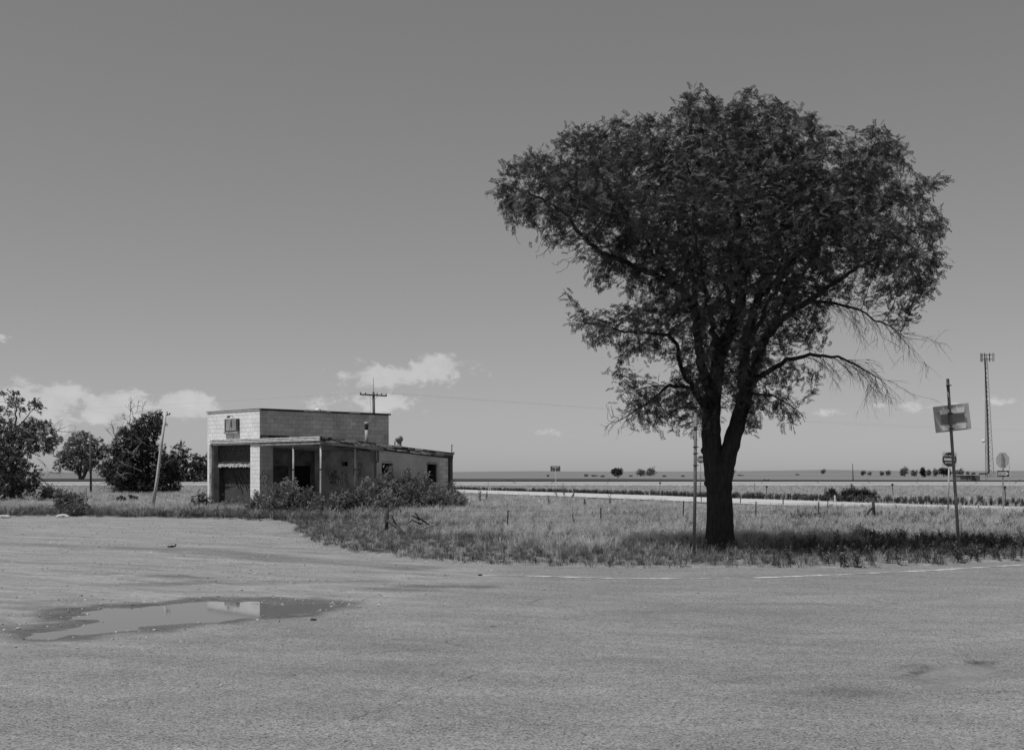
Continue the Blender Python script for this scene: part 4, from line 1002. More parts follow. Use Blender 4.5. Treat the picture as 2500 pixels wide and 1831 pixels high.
tree_at('far_willow_tree', 'grey-green vase-shaped tree with two thick trunks beyond the highway', (199,1173),
        [(200,1090,42,38,0),(165,1120,34,30,0),(235,1100,30,30,0),(150,1135,20,14,0),(200,1130,45,25,0)],
        [([(198,1173,0),(192,1150,0),(180,1125,0),(170,1100,0)],.45,.1),([(200,1173,0),(210,1150,0),(222,1120,0),(230,1090,0)],.45,.1),([(196,1160,0),(200,1120,0),(202,1085,0)],.3,.08)],
        1900, PR['farleaf'], 3.2, M['barkgrey'], 41, .5, .75, 4, None, 0, .8, rmax=.05, tip=.02, r0=.7)
tree_at('juniper_thicket', 'dense black-green juniper thicket with bare dead twigs behind the leaning white pole', (350,1204),
        [(335,1090,52,60,0),(365,1040,38,30,0),(395,1150,40,52,0),(320,1160,60,46,0),(290,1120,32,40,.3),(425,1190,20,16,0),(265,1150,28,24,.4),(380,1020,20,16,0),(350,1190,75,18,0),(310,1070,30,30,0)],
        [([(350,1204,0),(345,1150,0),(345,1090,0),(360,1040,0),(375,1015,0)],.25,.04),([(350,1190,0),(390,1150,0),(410,1110,0)],.15,.04),([(345,1180,0),(300,1140,0),(275,1110,.2)],.15,.03),
         ([(330,1100,0),(318,1040,0),(318,1000,0)],.06,.02),([(300,1110,0),(278,1060,0),(272,1030,0)],.05,.015),([(320,1130,0),(290,1140,-1.5),(270,1175,-2)],.05,.01)],
        4200, PR['dark'], 5.0, M['barkgrey'], 51, .26, .36, 1.8, [(325,995,26,20,0),(300,1030,18,20,0),(273,1045,8,22,0),(255,1190,28,14,-1),(300,1195,40,8,-1.5),(305,1120,18,22,-2.2),(325,1080,18,10,-2.2)], 240, .9, rmax=.03, leafs=(.8,1.5), r0=.3)
jt = bpy.data.objects['juniper_thicket']; jo = Vector(jt.location); jz = jo.y; mb = MB(); rr = random.Random(5)
for (x, y, dx, dz, L) in [(325,1012,.1,1,1.5),(318,1005,-.3,1,1.4),(330,1010,.5,1,1.3),(312,1030,-.5,1,1.2),(345,1010,.3,1,1.2),(300,1050,-.4,1,1.2),(278,1060,-.3,1,1.3),(276,1066,.2,1,1.1),(268,1100,-.9,.5,1.0),(262,1090,-.9,.3,.9)]:
    twig_fan(mb, vp(x, y, jz)-jo, (dx, rr.gauss(0,.3), dz), L, .022, rr, 0, -.1, 6)
for (x, y, dx, dz, L) in [(270,1185,-1,-.2,1.6),(290,1190,-1,-.1,1.8),(310,1196,-1,0,1.8),(260,1178,-.8,-.3,1.4)]:
    twig_fan(mb, vp(x, y, jz-1.2)-jo, (dx, rr.gauss(0,.3), dz), L, .022, rr, 0, .2, 5)
mb.build('dead_twigs', M['barkgrey'], jt)
mb = MB()
for (x, y, dx, dz, L) in [(300,1070,1,.2,1.6),(330,1065,.8,-.5,1.2),(290,1125,1,-.4,1.8),(310,1120,1,.3,1.2),(285,1150,.6,-.8,1.3),(320,1155,-1,.2,1.0),(345,1080,-.7,-.6,1.2),(305,1095,.9,-.2,1.3)]:
    twig_fan(mb, vp(x, y, jz-2.1)-jo, (dx, rr.gauss(-.2,.2), dz), L, .020, rr, 0, .2, 5)
mb.build('dead_limbs', M['deadwood'], jt)
ct = bpy.data.objects['cottonwood_tree']; co = Vector(ct.location); mb = MB()
for (x, y, dx, dz, L) in [(110,1062,1,.1,1.6),(120,1058,1,.6,1.2),(15,985,-.4,1,.9),(0,1010,-1,.2,1.2),(95,1165,.8,-.7,1.3),(60,1180,.9,-.8,1.4),(115,1150,1,-.3,1.1),(90,1120,1,-.1,1.2)]:
    twig_fan(mb, vp(x, y, co.y-.4)-co, (dx, rr.gauss(0,.3), dz), L, .018, rr, 0, .2, 5)
mb.build('dead_twigs', M['barkgrey'], ct); mb = MB()
for (x, y, dx, dz, L) in [(45,1068,1,-.3,1.1),(60,1075,1,-.5,.8),(45,1125,.3,-.9,.7),(75,1060,-1,.3,.8)]: twig_fan(mb, vp(x, y, co.y-1.5)-co, (dx, 0, dz), L, .016, rr, 0, .1, 3)
mb.build('dead_limbs', M['deadwood'], ct)
tree_at('dark_roadside_tree', 'rounded dark tree standing just behind the juniper thicket beyond the highway', (432,1178),
        [(440,1110,24,26,0),(430,1145,34,30,0),(460,1150,22,26,0)], [([(432,1178,0),(432,1140,0),(438,1100,0)],.25,.05)], 800, PR['fardark'], 2.6, M['barkgrey'], 61, .5, .7, 4, dz=.9, rmax=.06, tip=.02)
tree_at('dark_roadside_tree', 'smaller dark tree between the juniper thicket and the white station, beyond the highway', (488,1178),
        [(485,1130,24,22,0),(490,1155,26,22,0),(505,1120,16,14,0)], [([(488,1178,0),(488,1140,0)],.22,.05)], 700, PR['fardark'], 2.6, M['barkgrey'], 63, .5, .7, 4, dz=.9, rmax=.06, tip=.02)
# far plain: small trees and bushes
far_lab = {'solo': 'dark lobed tree alone on the plain, between the road sign and the twin round trees', 'twin': 'one of two round grey trees standing side by side on the far plain',
    'pair1': 'small tree of the pair nearest the thin leaning far pole', 'pair2': 'small sparse tree of the second pair in the far row', 'pyr': 'broad pyramid-shaped tree in the far row', 'mid': 'tree in the crowded middle of the far row, beside the pyramid-shaped one', 'end': 'small tree between the leaning sign pole and the equipment shelter',
    'bush1': 'low bush between the far road sign and the lone lobed tree', 'bush2': 'tiny bush beside the far road sign', 'bush3': 'low bush between the lone lobed tree and the twin round trees', 'bush4': 'low bush between the twin round trees and the big trunk', 'bush5': 'long low bush just beyond the big black trunk',
    'ridge1': 'small low bush on the slope of the low ridge', 'ridge2': 'loose pale bush highest on the slope of the low ridge', 'behind': 'small dark tree half hidden by the big black trunk, on the far plain'}
def small_tree(x, y0, y1, w, key, Z=None, prot='farleaf', n=260):
    Zd = gp(x, y1).y if Z is None else Z; rng = np.random.default_rng(int(x*7)); s = Zd/F; h = (y1-y0)*s; r = w/2*s; b_ = np.array(((x-CX)*s, Zd, 0.0)); zg = H+(HY-y1)*s
    nl = 9; lob = [(rng.uniform(-.55,.55)*r, rng.uniform(-.5,.5)*r, h*rng.uniform(.35,.78), r*rng.uniform(.35,.55), h*rng.uniform(.22,.36)) for _ in range(nl)]
    pts = []
    for cx, cy, cz, rr_, rh in lob:
        q = rng.normal(size=(n//nl,3)); q /= np.linalg.norm(q, axis=1, keepdims=True); q *= rng.random((len(q),1))**.33; pts += [(cx+a[0]*rr_, cy+a[1]*rr_, cz+a[2]*rh) for a in q]
    pts = np.array(pts); pts = pts[pts[:,2] > .05*h]
    t = empty('shrub' if key[:4] in ('bush','ridg') else 'far_tree', (b_[0], b_[1], zg)); tag(t, far_lab[key], 'bush' if key[:4] in ('bush','ridg') else 'tree', 'trees and bushes on the far plain')
    mb = MB(); mb.tube([(0,0,-.3),(r*.05,0,h*.3),(0,0,h*.6)], [max(.12,r*.09), max(.09,r*.06), .05], 6)
    for cx, cy, cz, rr_, rh in lob[:4]: mb.tube([(0,0,h*.25),(cx,cy,cz)], [r*.05,.03], 4)
    mb.build('trunk', M['barkgrey'], t); d = rng.normal(size=pts.shape)
    scatter('crown', pts, aim(d, rng), rng.uniform(.7,1.4,len(pts))*max(.5, min(1.6, h/3.2)), PR[prot], rng.integers(0,3,len(pts)), t)
for a in [(1508,1145,1166,27,'solo',None,'fardark',520),(1563,1146,1163,25,'twin'),(1588,1144.5,1162,24,'twin'),(1788,1146,1162,22,'behind'),
          (2107,1150,1161,14,'pair1'),(2122,1153,1161.5,12,'pair1'),(2153,1151,1162,9,'pair2'),(2168,1149,1162,12,'pair2'),(2208,1145,1163,22,'pyr',None,'farleaf',380),(2232,1149,1164,14,'mid'),(2253,1146,1165,14,'mid',None,'fardark',320),(2268,1149,1164,9,'mid'),
          (2283,1147,1164,13,'mid'),(2304,1145.5,1164,26,'mid',None,'fardark',420),(2338,1149,1163,20,'end'),(2346,1147,1162,14,'end'),(2377,1153,1162,10,'end'),(2362,1152,1161,9,'end')]: small_tree(a[0], a[2]-(a[2]-a[1])*1.12, a[2], a[3]*1.2, *a[4:])
for a in [(1433,1157,1164,16,'bush1'),(1452,1159,1164,18,'bush1'),(1473,1161,1165,16,'bush1'),(1540,1161,1164,9,'bush3'),(1622,1161,1164,10,'bush4'),(1667,1161,1164,10,'bush4'),(1808,1158.5,1162,20,'bush5'),(1338,1160,1164,5,'bush2')]: small_tree(*a, n=140)
for a in [(1947,1156.5,1162.5,12,'ridge1',700),(2009,1145.5,1158.5,16,'ridge2',900)]: small_tree(*a, n=200)

# ---- shrubs in front of the station
def shrub(x, y, w, h, label, n=420, d=0, tall=None, name='shrub', protos='shrub', group=None, mat='barkgrey', stems=9, s=(.5,1.0)):
    n = int(n*1.7)
    g = gp(x, y); g.y += d; rng = np.random.default_rng(int(x*3+y)); t = empty(name, (g.x, g.y, 0)); tag(t, label, 'shrub', group)
    mb = MB(); P_ = []; D_ = []
    for i in range(stems*3):
        a = rng.uniform(0, 6.283); r = w/2*math.sqrt(rng.random()); hh = h*(1-.55*(r/(w/2))**2)*rng.uniform(.55,1.3); b_ = Vector((math.cos(a)*r*.25, math.sin(a)*r*.25, 0)); tp = Vector((math.cos(a)*r, math.sin(a)*r, hh)); md = b_.lerp(tp,.5)+Vector((0,0,hh*.12))
        mb.tube([b_-Vector((0,0,.08)), md, tp], [.014,.010,.004], 3, False)
        for j in range(n//(stems*3)):
            u = rng.uniform(.15, 1.02); p = b_.lerp(md, u*2) if u < .5 else md.lerp(tp, u*2-1); P_.append(p+Vector(rng.normal(size=3)*.09)); D_.append((tp-b_).normalized()+Vector(rng.normal(size=3)*.8))
    mb.build('stems', M[mat], t)
    P_ = np.array(P_); D_ = np.array(D_); P_[:,2] = np.maximum(P_[:,2], .04)
    scatter('foliage', P_, aim(D_, rng), rng.uniform(*s, len(P_)), PR[protos], rng.integers(0,3,len(P_)), t)
def bl(a, q): return C0+UA*a+UB*q                      # station coordinates -> world
def shrub_at(w3, w, h, label, n, **k): shrub((w3.x/w3.y)*F+CX, HY+F*H/w3.y, w, h, label, n, **k)
for a, q, w, h, n in [(1.0,-.55,1.1,.80,240),(1.75,-.6,1.2,1.05,330),(2.45,-.7,1.3,1.25,400),(3.1,-.6,1.3,1.45,430),(3.8,-.7,1.3,1.35,420),(4.5,-.6,1.2,1.0,330),(2.2,-1.4,1.2,.8,260),(3.5,-1.5,1.3,.8,280),
        (A+.7,-.3,1.3,.85,300),(A+.8,.6,1.4,.95,380),(A+.8,1.4,1.6,1.25,480),(A+.9,2.2,1.7,1.45,560),(A+.9,3.0,1.8,1.75,700),(A+.9,3.8,1.8,1.75,700),(A+.9,4.6,1.8,1.7,680),(A+.9,5.4,1.6,1.45,520),(A+.8,6.2,1.3,1.2,360),(A+.8,6.9,1.2,1.15,340),(A+.8,7.5,.9,.8,200),
        (A+2.0,2.0,1.6,1.0,420),(A+2.1,3.4,1.7,1.15,460),(A+2.1,4.8,1.7,1.1,460),(A+1.9,6.2,1.5,.8,320)]:
    shrub_at(bl(a, q), w, h, 'leafy shrub of the thicket choking the open canopy front' if a < A else 'leafy shrub of the thicket against the wing wall with window and door', n, group='shrub thicket along the station wall')
shrub_at(bl(A+.35, Bd+.2), .5, .8, 'small shrub at the dark back corner of the station', 110, stems=4)
for x, y, w, h, lb in [(2079,1232,1.5,.75,'broad dark bush beside the ramp road, left of the dark end post'),(2117,1232,1.2,.65,'dark bush on the far side of the ramp road, just behind the dark end post'),(2030,1228,.8,.45,'low dark bush beside a short white marker post on the ramp verge')]:
    shrub(x, y-8, w, h, lb, 330, protos='dark', s=(.5,.9))
shrub(122, 1222, 1.0, .7, 'small dark bush under the drooping cottonwood limbs', 200, protos='shrub', s=(.8,1.3))
shrub(165, 1258, 1.7, 1.0, 'wide grey-green bush at the left edge of the gravel lot', 380, protos='shrub', s=(.7,1.2)); shrub(183, 1260, 1.0, .55, 'low bush spilling onto the gravel lot', 200, protos='shrub', s=(.5,.9))
for x, y, lb in [(330,1262,'low weed mound on the lot edge below the leaning white pole'),(460,1264,'low spreading weed mound on the lot edge near the station')]: shrub(x, y, 2.0, .22, lb, 170, protos='shrub', s=(.35,.6), stems=12)
shrub_at(bl(-4.3,-.7), 1.0, .75, 'dark curling weeds at the foot of the garage frame', 120, protos='dark', stems=6); shrub_at(bl(-1.6,-.5), 1.2, .6, 'weeds growing in front of the garage door', 150, protos='shrub', stems=6)

# ---- tall single weeds with leafy stalks
def stalk(x, y, ytop, label, seed, lean=0, n=34, ll=.13, group=None):
    g = gp(x, y); h = (y-ytop)*g.y/F; r = random.Random(seed); t = empty('tall_weed', (g.x, g.y, 0)); tag(t, label, 'weed', group); mb = MB(); ml = MB()
    for s in range(r.randint(2,3)):
        a = r.uniform(0,6.28); tp = Vector((lean*h+math.cos(a)*h*.16, math.sin(a)*h*.2, h*r.uniform(.8,1))); mb.tube([(0,0,-.05), tp*.5+Vector((0,0,.03)), tp],[.012,.009,.004],4,False)
        for i in range(n):
            u = r.uniform(.1,1); b_ = r.uniform(0,6.28); leaflet(ml, tp*u, (math.cos(b_),math.sin(b_),.5), (r.uniform(-.4,.4),r.uniform(-.4,.4),1), ll*(1.2-u*.7), ll*.38)
    mb.build('stem', M['weed'], t); ml.build('leaves', M['grassdark'], t)
for i, (x, y, yt, ln, lb) in enumerate([(1172,1226,1186,.0,'dark leafy weed rising above the field right of the station'),(1186,1222,1196,.3,'short weed leaning beside the taller one right of the station'),(1342,1238,1205,-.2,'bushy dark weed in the field below the far road sign'),
        (1360,1216,1194,-.2,'leaning weed stalk just right of the far road sign post'),(1378,1218,1180,0,'tallest weed stalk in front of the ramp road, right of the far sign'),(1396,1218,1200,.4,'spreading weed right of the tallest stalk by the ramp'),
        (1490,1232,1200,0,'thin weed tuft at the near edge of the ramp road'),(1430,1240,1215,-.3,'dark low weed in the field beside the forked stick')]): stalk(x, y, yt, lb, i, ln)
for i, (x, y, yt) in enumerate([(2360,1330,1296),(2400,1328,1298),(2478,1318,1300),(2300,1322,1290),(2210,1326,1300),(2440,1345,1322),(2260,1300,1278),(2140,1330,1305)]): stalk(x, y, yt, 'dark leafy weed in the shaded verge around the leaning sign pole', 50+i, random.uniform(-.15,.15), 26, .10, 'leafy weeds around the leaning sign')

# ---- grass
def keep_mask(x, y):
    d = sdf(x, y, PAVED)+(fbm(x, y, 1.3, 3, 15)-.5)*.5
    P_ = np.stack([x-C0.x, y-C0.y], -1); a = P_@np.array(UA[:2]); q = P_@np.array(UB[:2]); inb = (a > -W-.05) & (a < A+.05) & (q > -.02) & (q < Bd+.05)
    return d, (d > .05) & ~inb & (sdf(x, y, RAMP) > .25)
def area_points(y0, y1, dens, rng, margin=5):
    out = []
    for ya in np.arange(y0, y1, 2.0):
        yb = min(ya+2, y1); hw = .43*yb+margin; n = int(dens*(yb-ya)*2*hw); out.append(np.stack([rng.uniform(-hw, hw, n), rng.uniform(ya, yb, n)], -1))
    return np.vstack(out)
rng = np.random.default_rng(99)
def lay_grass(name, label, pts, protos, smin, smax, tilt=.12, grp=None, mul=None):
    z = ground_height(pts[:,0], pts[:,1]); n = len(pts)
    o = scatter(name, np.stack([pts[:,0], pts[:,1], z], -1), np.stack([rng.normal(size=n)*tilt, rng.normal(size=n)*tilt, rng.uniform(0,6.283,n)], -1), rng.uniform(smin, smax, n)*(1 if mul is None else mul), protos, rng.integers(0, len(protos), n)); tag(o, label, 'grass', grp, 'stuff'); print(name, n)
p = area_points(22, 62, 30, rng); d, k = keep_mask(p[:,0], p[:,1]); p, d = p[k], d[k]
px_ = p[:,0]/p[:,1]*F+CX; py_ = HY+F*H/p[:,1]
n1 = fbm(p[:,0], p[:,1], .35, 3, 41); n2 = fbm(p[:,0], p[:,1], .9, 2, 43)
wd = .10+.55*sstep(.55, .68, n2)*sstep(1800, 2050, px_)*sstep(1255, 1275, py_)+.22*sstep(.58, .7, n1)+.35*sstep(.9, .2, d)*sstep(.45, .6, n2)
u = rng.random(len(p)); verge = sstep(2.2, .6, d)*(p[:,1] < 40)
shade = np.exp(-(((p[:,0]-6.2)/4.6)**2+((p[:,1]-31)/3.2)**2))
dryp = np.clip(.66*sstep(2.0, 7.5, d+(n2-.5)*3)+.11-.30*sstep(.52,.66,n1), .08, .85)
cw = u < wd; cd = (~cw) & (u < wd+(1-wd)*dryp); cg = ~cw & ~cd; short = cg & (d < .55)
hm = np.interp(d, [0,.6,2.5,5,9], [.42,.46,.55,.72,.95])*np.where(p[:,0] < -12, 1.0, .92); hm = np.where((p[:,1] > 44) & (px_ > 1150), np.minimum(hm, .78), np.where(p[:,1] > 48, .95, hm))
thin = rng.random(len(p)) < np.where(p[:,1] > 45, .75, 1.0)
lay_grass('dry_grass', 'tall pale dry grass filling the field', p[cd & thin], PR['dry'], .5, 1.1, mul=hm[cd & thin])
lay_grass('green_grass', 'darker green grass along the road verge', p[cg & ~short & thin], PR['green'], .6, 1.25, mul=np.maximum(hm[cg & ~short & thin], .5))
lay_grass('verge_grass', 'short grass creeping over the road edge', p[short], PR['short'], .5, 1.2)
kw = cw & (rng.random(len(p)) < .6)
lay_grass('field_weeds', 'dark broad-leaved weeds scattered through the field', p[kw], PR['weed'], .35, 1.0, mul=np.maximum(hm[kw], np.interp(px_[kw], [1700,1950], [.55,.95])))
p = area_points(62, 170, 2.6, rng, 8); d, k = keep_mask(p[:,0], p[:,1]); p = p[k]; px_ = p[:,0]/p[:,1]*F+CX
up = seg_dist(p[:,0], p[:,1], [q[:2] for q in RU]); inn = np.array([True]*len(p))
ramp_y = np.interp(p[:,0], [q[0] for q in RU], [q[1] for q in RU]); beyond = p[:,1] > ramp_y
strong = np.interp(px_, [1100,1300,1700,2000,2500], [.9,1.3,2.6,4.2,5.5]); wz = beyond & (p[:,1]-ramp_y < strong*1.6)
lay_grass('distant_grass', 'pale grass of the far field and highway median', p[~wz & (rng.random(len(p)) < .8)], PR['fardry'], .30, .62)
q = []
for i in range(len(RU)-1):
    a, b_ = np.array(RU[i][:2]), np.array(RU[i+1][:2]); n = int(np.linalg.norm(b_-a)*26); t = rng.random((n,1)); c = a+(b_-a)*t; pxx = c[:,0]/c[:,1]*F+CX
    c[:,1] += .3+rng.random(n)**1.3*np.interp(pxx, [1100,1300,1700,2000,2500], [1.2,2.4,5.0,9.0,13.0]); q.append(c)
q = np.vstack(q); q = q[(q[:,1] < 170) & (fbm(q[:,0], q[:,1], .3, 2, 61)+rng.random(len(q))*.35 > .43)]
lay_grass('ramp_weeds', 'dark weed strip along the far side of the ramp road', q, PR['farweed'], .14, .60, mul=np.interp(q[:,0]/q[:,1]*F+CX, [1100,1500,1900,2500], [.75,.85,1.0,1.05]))
# ------------------------------------------------------------------ signs
def text_part(s, size, mat, parent, loc, bold=0.0, name='lettering', rot=(math.pi/2,0,0), sx=1.0):
    cu = bpy.data.curves.new('t', 'FONT'); cu.body = s; cu.size = size; cu.align_x = 'CENTER'; cu.align_y = 'CENTER'; cu.extrude = .001; cu.offset = bold; cu.resolution_u = 3
    o = bpy.data.objects.new('t', cu); COL.objects.link(o); dg = bpy.context.evaluated_depsgraph_get(); me = bpy.data.meshes.new_from_object(o.evaluated_get(dg)); bpy.data.objects.remove(o)
    me.materials.clear(); me.materials.append(mat); q = link(name, me, parent, loc); q.rotation_euler = rot; q.scale = (sx, 1, 1); return q
def disc(r, n=40, cx=0, cz=0): return [(cx+r*math.cos(2*math.pi*i/n), cz+r*math.sin(2*math.pi*i/n)) for i in range(n)]
def rrect(w, h, r, n=5):
    o = []
    for (sx_, sz, a0) in ((1,1,0),(-1,1,90),(-1,-1,180),(1,-1,270)):
        for i in range(n+1):
            a = math.radians(a0+90*i/n); o.append((sx_*(w/2-r)+r*math.cos(a), sz*(h/2-r)+r*math.sin(a)))
    return o
def do_not_enter(x, ybase, cx, cy, wpx, label, Z=None, lean=0, rz=0, post='greywood'):
    g = gp(x, ybase); Z = Z or g.y; s = Z/F; w = wpx*s; zc = H+(HY-cy)*s
    t = empty('do_not_enter_sign', ((cx-CX)*s, Z, 0), rz); tag(t, label, 'sign')
    mb = MB(); mb.tube([((x-cx)*s,.03,-.1),(0,.03,zc+w*.45)], .034, 8); mb.build('post', M[post], t, True)
    mb = MB(); mb.prism(rrect(w, w, w*.07), 0, .004); pl = mb.build('plate', M['signwhite'], t, loc=(0,0,zc)); pl.rotation_euler = (0, lean, 0)
    mb = MB(); mb.prism(disc(w*.475), -.004, -.001); dc = mb.build('disc', M['signred'], pl)
    mb = MB(); mb.box(-w*.38, w*.38, -.007, -.005, -w*.075, w*.075); mb.build('bar', M['signwhite'], dc)
    text_part('DO NOT', w*.20, M['signwhite'], dc, (0,-.006,w*.235), .001); text_part('ENTER', w*.20, M['signwhite'], dc, (0,-.006,-w*.235), .001)
    for zz in (w*.43, -w*.43): b2 = MB(); b2.prism(disc(w*.012, 8, 0, zz), -.008, 0); b2.build('bolt', M['galv'], pl)
do_not_enter(2315, 1262, 2318, 1121.5, 36, 'square do not enter sign partly hidden by the leaning sign pole', lean=math.radians(2.5))
do_not_enter(1710, 1212, 1711, 1121.5, 18, 'small distant do not enter sign between the bare sign pole and the big trunk', post='galvdark')

# stop sign seen from behind with one-way plate below it
g = gp(2449, 1247); s = g.y/F; st = empty('stop_sign', g); tag(st, 'octagonal stop sign seen from its grey back, with a one way plate below', 'sign')
zc = H+(HY-1123.5)*s; R_ = 16.2*s/math.cos(math.pi/8)
mb = MB(); mb.bar((.01,.02,-.1),(.0,.02,zc+R_*.9), .07, .045); mb.build('post', M['galvdark'], st)
mb = MB(); mb.prism([(R_*math.cos(math.pi/8+i*math.pi/4), R_*1.17*math.sin(math.pi/8+i*math.pi/4)) for i in range(8)], .055, .060); oc = mb.build('octagon_plate', M['signgrey'], st, loc=(0,0,zc))
for zz in (R_*.75, -R_*.75): b2 = MB(); b2.prism(disc(.02, 8, -.05, zz), .045, .055); b2.build('bolt', M['rust'], oc)
mb = MB(); mb.bar((-.05,.05,-R_*.7),(-.05,.05,R_*.8), .012, .01); mb.build('stiffener', M['galvdark'], oc)
zo_ = H+(HY-1156)*s; w, h = 29*s, 14.5*s
mb = MB(); mb.prism(rrect(w, h, .02), -.03, -.026); ow = mb.build('one_way_plate', M['signred'], st, loc=(-.01,0,zo_))
ar = [(-.46,-.26),(.20,-.26),(.20,-.42),(.48,0),(.20,.42),(.20,.26),(-.46,.26)]
mb = MB(); mb.prism([(a*w, b_*h) for a, b_ in ar], -.034, -.031); aw = mb.build('arrow', M['signwhite'], ow); text_part('ONE WAY', h*.36, M['signred'], aw, (-w*.10,-.0355,0), .003, sx=.85)
g2 = gp(2455.5, 1245); Z2 = g2.y
sg = empty('one_way_sign', (( 2464-CX)*(g.y+1.2)/F, g.y+1.2, 0)); tag(sg, 'thin metal post and edge-on plate just behind the stop sign', 'sign')
s2 = (g.y+1.2)/F; mb = MB(); mb.tube([(0,0,-.1),(0,0,H+(HY-1135)*s2)], .014, 6); mb.build('post', M['galv'], sg); mb = MB(); mb.box(-.06,.09,-.01,.0,H+(HY-1163)*s2,H+(HY-1150)*s2); mb.build('plate', M['signgrey'], sg)

# leaning sign seen from behind
gb = gp(2343, 1358); Z = gb.y; s = Z/F; top = vp(2313.5, 925, Z+.05)
ls = empty('leaning_sign', gb); tag(ls, 'leaning steel pole carrying a tilted blank sign panel seen from the back', 'sign')
tl = top-gb; mb = MB(); mb.tube([(-tl.x*.02,0,-.15),tl*.33,tl*.66,tl], .036, 14); mb.build('pole', M['polesteel'], ls, True)
pc = vp(2327.5, 1020, Z)-gb; w, h = 88*s, 64*s
mb = MB(); mb.prism(rrect(w, h, .012, 2), .075, .08); pl = mb.build('plate', M['signgrey'], ls, loc=pc); pl.rotation_euler = (0, math.radians(-6.6), 0)
mb = MB(); mb.box(-w*.315, w*.335, .068, .074, -h*.26, h*.22); mb.build('overlay_plate', M['galvdark'], pl)
for zz, nm in ((h*.26, 1), (-h*.36, 2)):
    mb = MB(); mb.box(-w*.35, w*.36, .055, .075, zz-.005, zz+h*.12); ch = mb.build('channel', M['galvlight'], pl)
    mb = MB(); mb.box(-w*.35, w*.335, .020, .060, zz-.055, zz-.045); mb.box(-w*.35, w*.335, .016, .022, zz-.055, zz+.045); mb.build('channel_lip', M['galvlight'], ch)
for py in (1009, 1046, 941):
    q = vp(2313.5+(py-925)*(29.5/433), py, Z)-gb; mb = MB(); mb.lathe((q.x,q.y,q.z-.02), [(.037,0),(.046,.004),(.046,.03),(.037,.034)], 14); mb.bar((q.x+.03,q.y,q.z),(q.x+.085,q.y+.02,q.z+.004),.02,.02); mb.build('clamp', M['rust'], ls, True)

# bare sign pole in front of the trunk
gb = gp(1697, 1366); s = gb.y/F; bp = empty('bare_sign_pole', gb); tag(bp, 'bare steel sign pole with empty clamps standing before the big black trunk', 'pole')
hz = H+(HY-1005)*s; mb = MB(); mb.tube([(-.03,0,-.15),(0,0,hz*.5),(.01,0,hz)], .037, 14); mb.build('pole', M['polesteel'], bp, True)
for py in (1004, 1043, 1091, 1107, 1136, 1048):
    z = H+(HY-py)*s; mb = MB(); mb.lathe((.006,0,z-.012), [(.038,0),(.047,.003),(.047,.022),(.038,.025)], 14); mb.bar((.03,0,z),(.085,0,z),.018,.016); mb.bar((-.05,0,z),(-.03,0,z),.012,.012); mb.build('clamp', M['rust'], bp, True)

# far service sign
Z = 138.; s = Z/F; fs = empty('far_road_sign', ((1356-CX)*s, Z, 0)); tag(fs, 'distant dark rectangular road sign on a pale post beyond the field', 'sign')
mb = MB(); mb.bar((.08,0,-.1),(0,0,H+(HY-1140)*s), .085, .06); mb.build('post', M['signwhite'], fs); zc = H+(HY-1144)*s
mb = MB(); mb.prism(rrect(24*s, 12.5*s, .04), .04, .05); pl = mb.build('plate', M['signblue'], fs, loc=(0,0,zc)); mb = MB(); mb.box(-8*s, 8*s, .030, .036, 2.2*s, 4*s); mb.build('stripe', M['signwhite'], pl); mb = MB(); mb.box(-8*s,-6*s,.030,.036,-4*s,-2.5*s); mb.build('emblem', M['signwhite'], pl)

# ------------------------------------------------------------------ fences
def t_post(parent, p, h, mat='rust', r=.026, lean=(0,0), name='post'):
    mb = MB(); tp = Vector((p.x+lean[0], p.y+lean[1], h)); b_ = Vector((p.x, p.y, -.1)); mb.bar(b_, tp, .055, .014); mb.bar(b_+Vector((0,-.02,0)), tp+Vector((0,-.02,0)), .016, .04)
    return mb.build(name, M[mat], parent)
fp = [(945,38.8,1240,'w'),(1238,39,1245,'t'),(1467,41,1239,'t'),(1667,45,1223,'t'),(1845,46,1224,'t'),(1998,46.5,1225,'t'),(2132,46.5,1215,'w')]
fence = empty('wire_fence', (((945-CX)*38.8/F), 38.8, 0)); tag(fence, 'sagging wire fence on thin dark posts crossing the dry field', 'fence'); fo = Vector(fence.location); tops = []
for x, Z, yt, kd in fp:
    p = Vector(((x-CX)*Z/F, Z, 0))-fo; h = H-(yt-HY)*Z/F
    if kd == 'w':
        mb = MB(); lx = .03 if x < 1000 else -.04; mb.tube([(p.x-lx,p.y,-.1),(p.x-lx*.4,p.y,h*.5),(p.x+lx*.2,p.y,h)], [.06,.062,.056], 9); mb.build('wooden_post', M['wood'], fence, True)
    else: t_post(fence, p, h, lean=(random.uniform(-.01,.03), 0))
    tops.append((p, h))
for fr in (.98, .74, .5, .28):
    mb = MB()
    for (p, h), (q, k) in zip(tops[:-1], tops[1:]):
        pts = []
        for i in range(9):
            t = i/8; v = Vector((p.x+(q.x-p.x)*t, p.y+(q.y-p.y)*t-.03, (h+(k-h)*t)*fr-.05*math.sin(math.pi*t)+random.uniform(-.006,.006))); pts.append(v)
        mb.tube(pts, .0035, 4, False)
    mb.build('wire', M['wire'], fence)
for (p, h), (q, k) in zip(tops[:-1], tops[1:]):
    for t in (.33, .66):
        v = p.lerp(q, t); hh = (h+(k-h)*t); mb = MB(); mb.tube([(v.x,v.y-.03,hh*.98-.05),(v.x+random.uniform(-.03,.03),v.y-.03,hh*.1)], .005, 4, False); mb.build('wire_stay', M['wire'], fence)
def v3(x, y, Z): return vp(x, y, Z)-fo
mb = MB(); mb.tube([v3(2131,1239,46.4), v3(2122,1247,46.1), v3(2112,1260,45.8)], [.045,.045,.04], 7); mb.build('brace', M['wood'], fence, True)
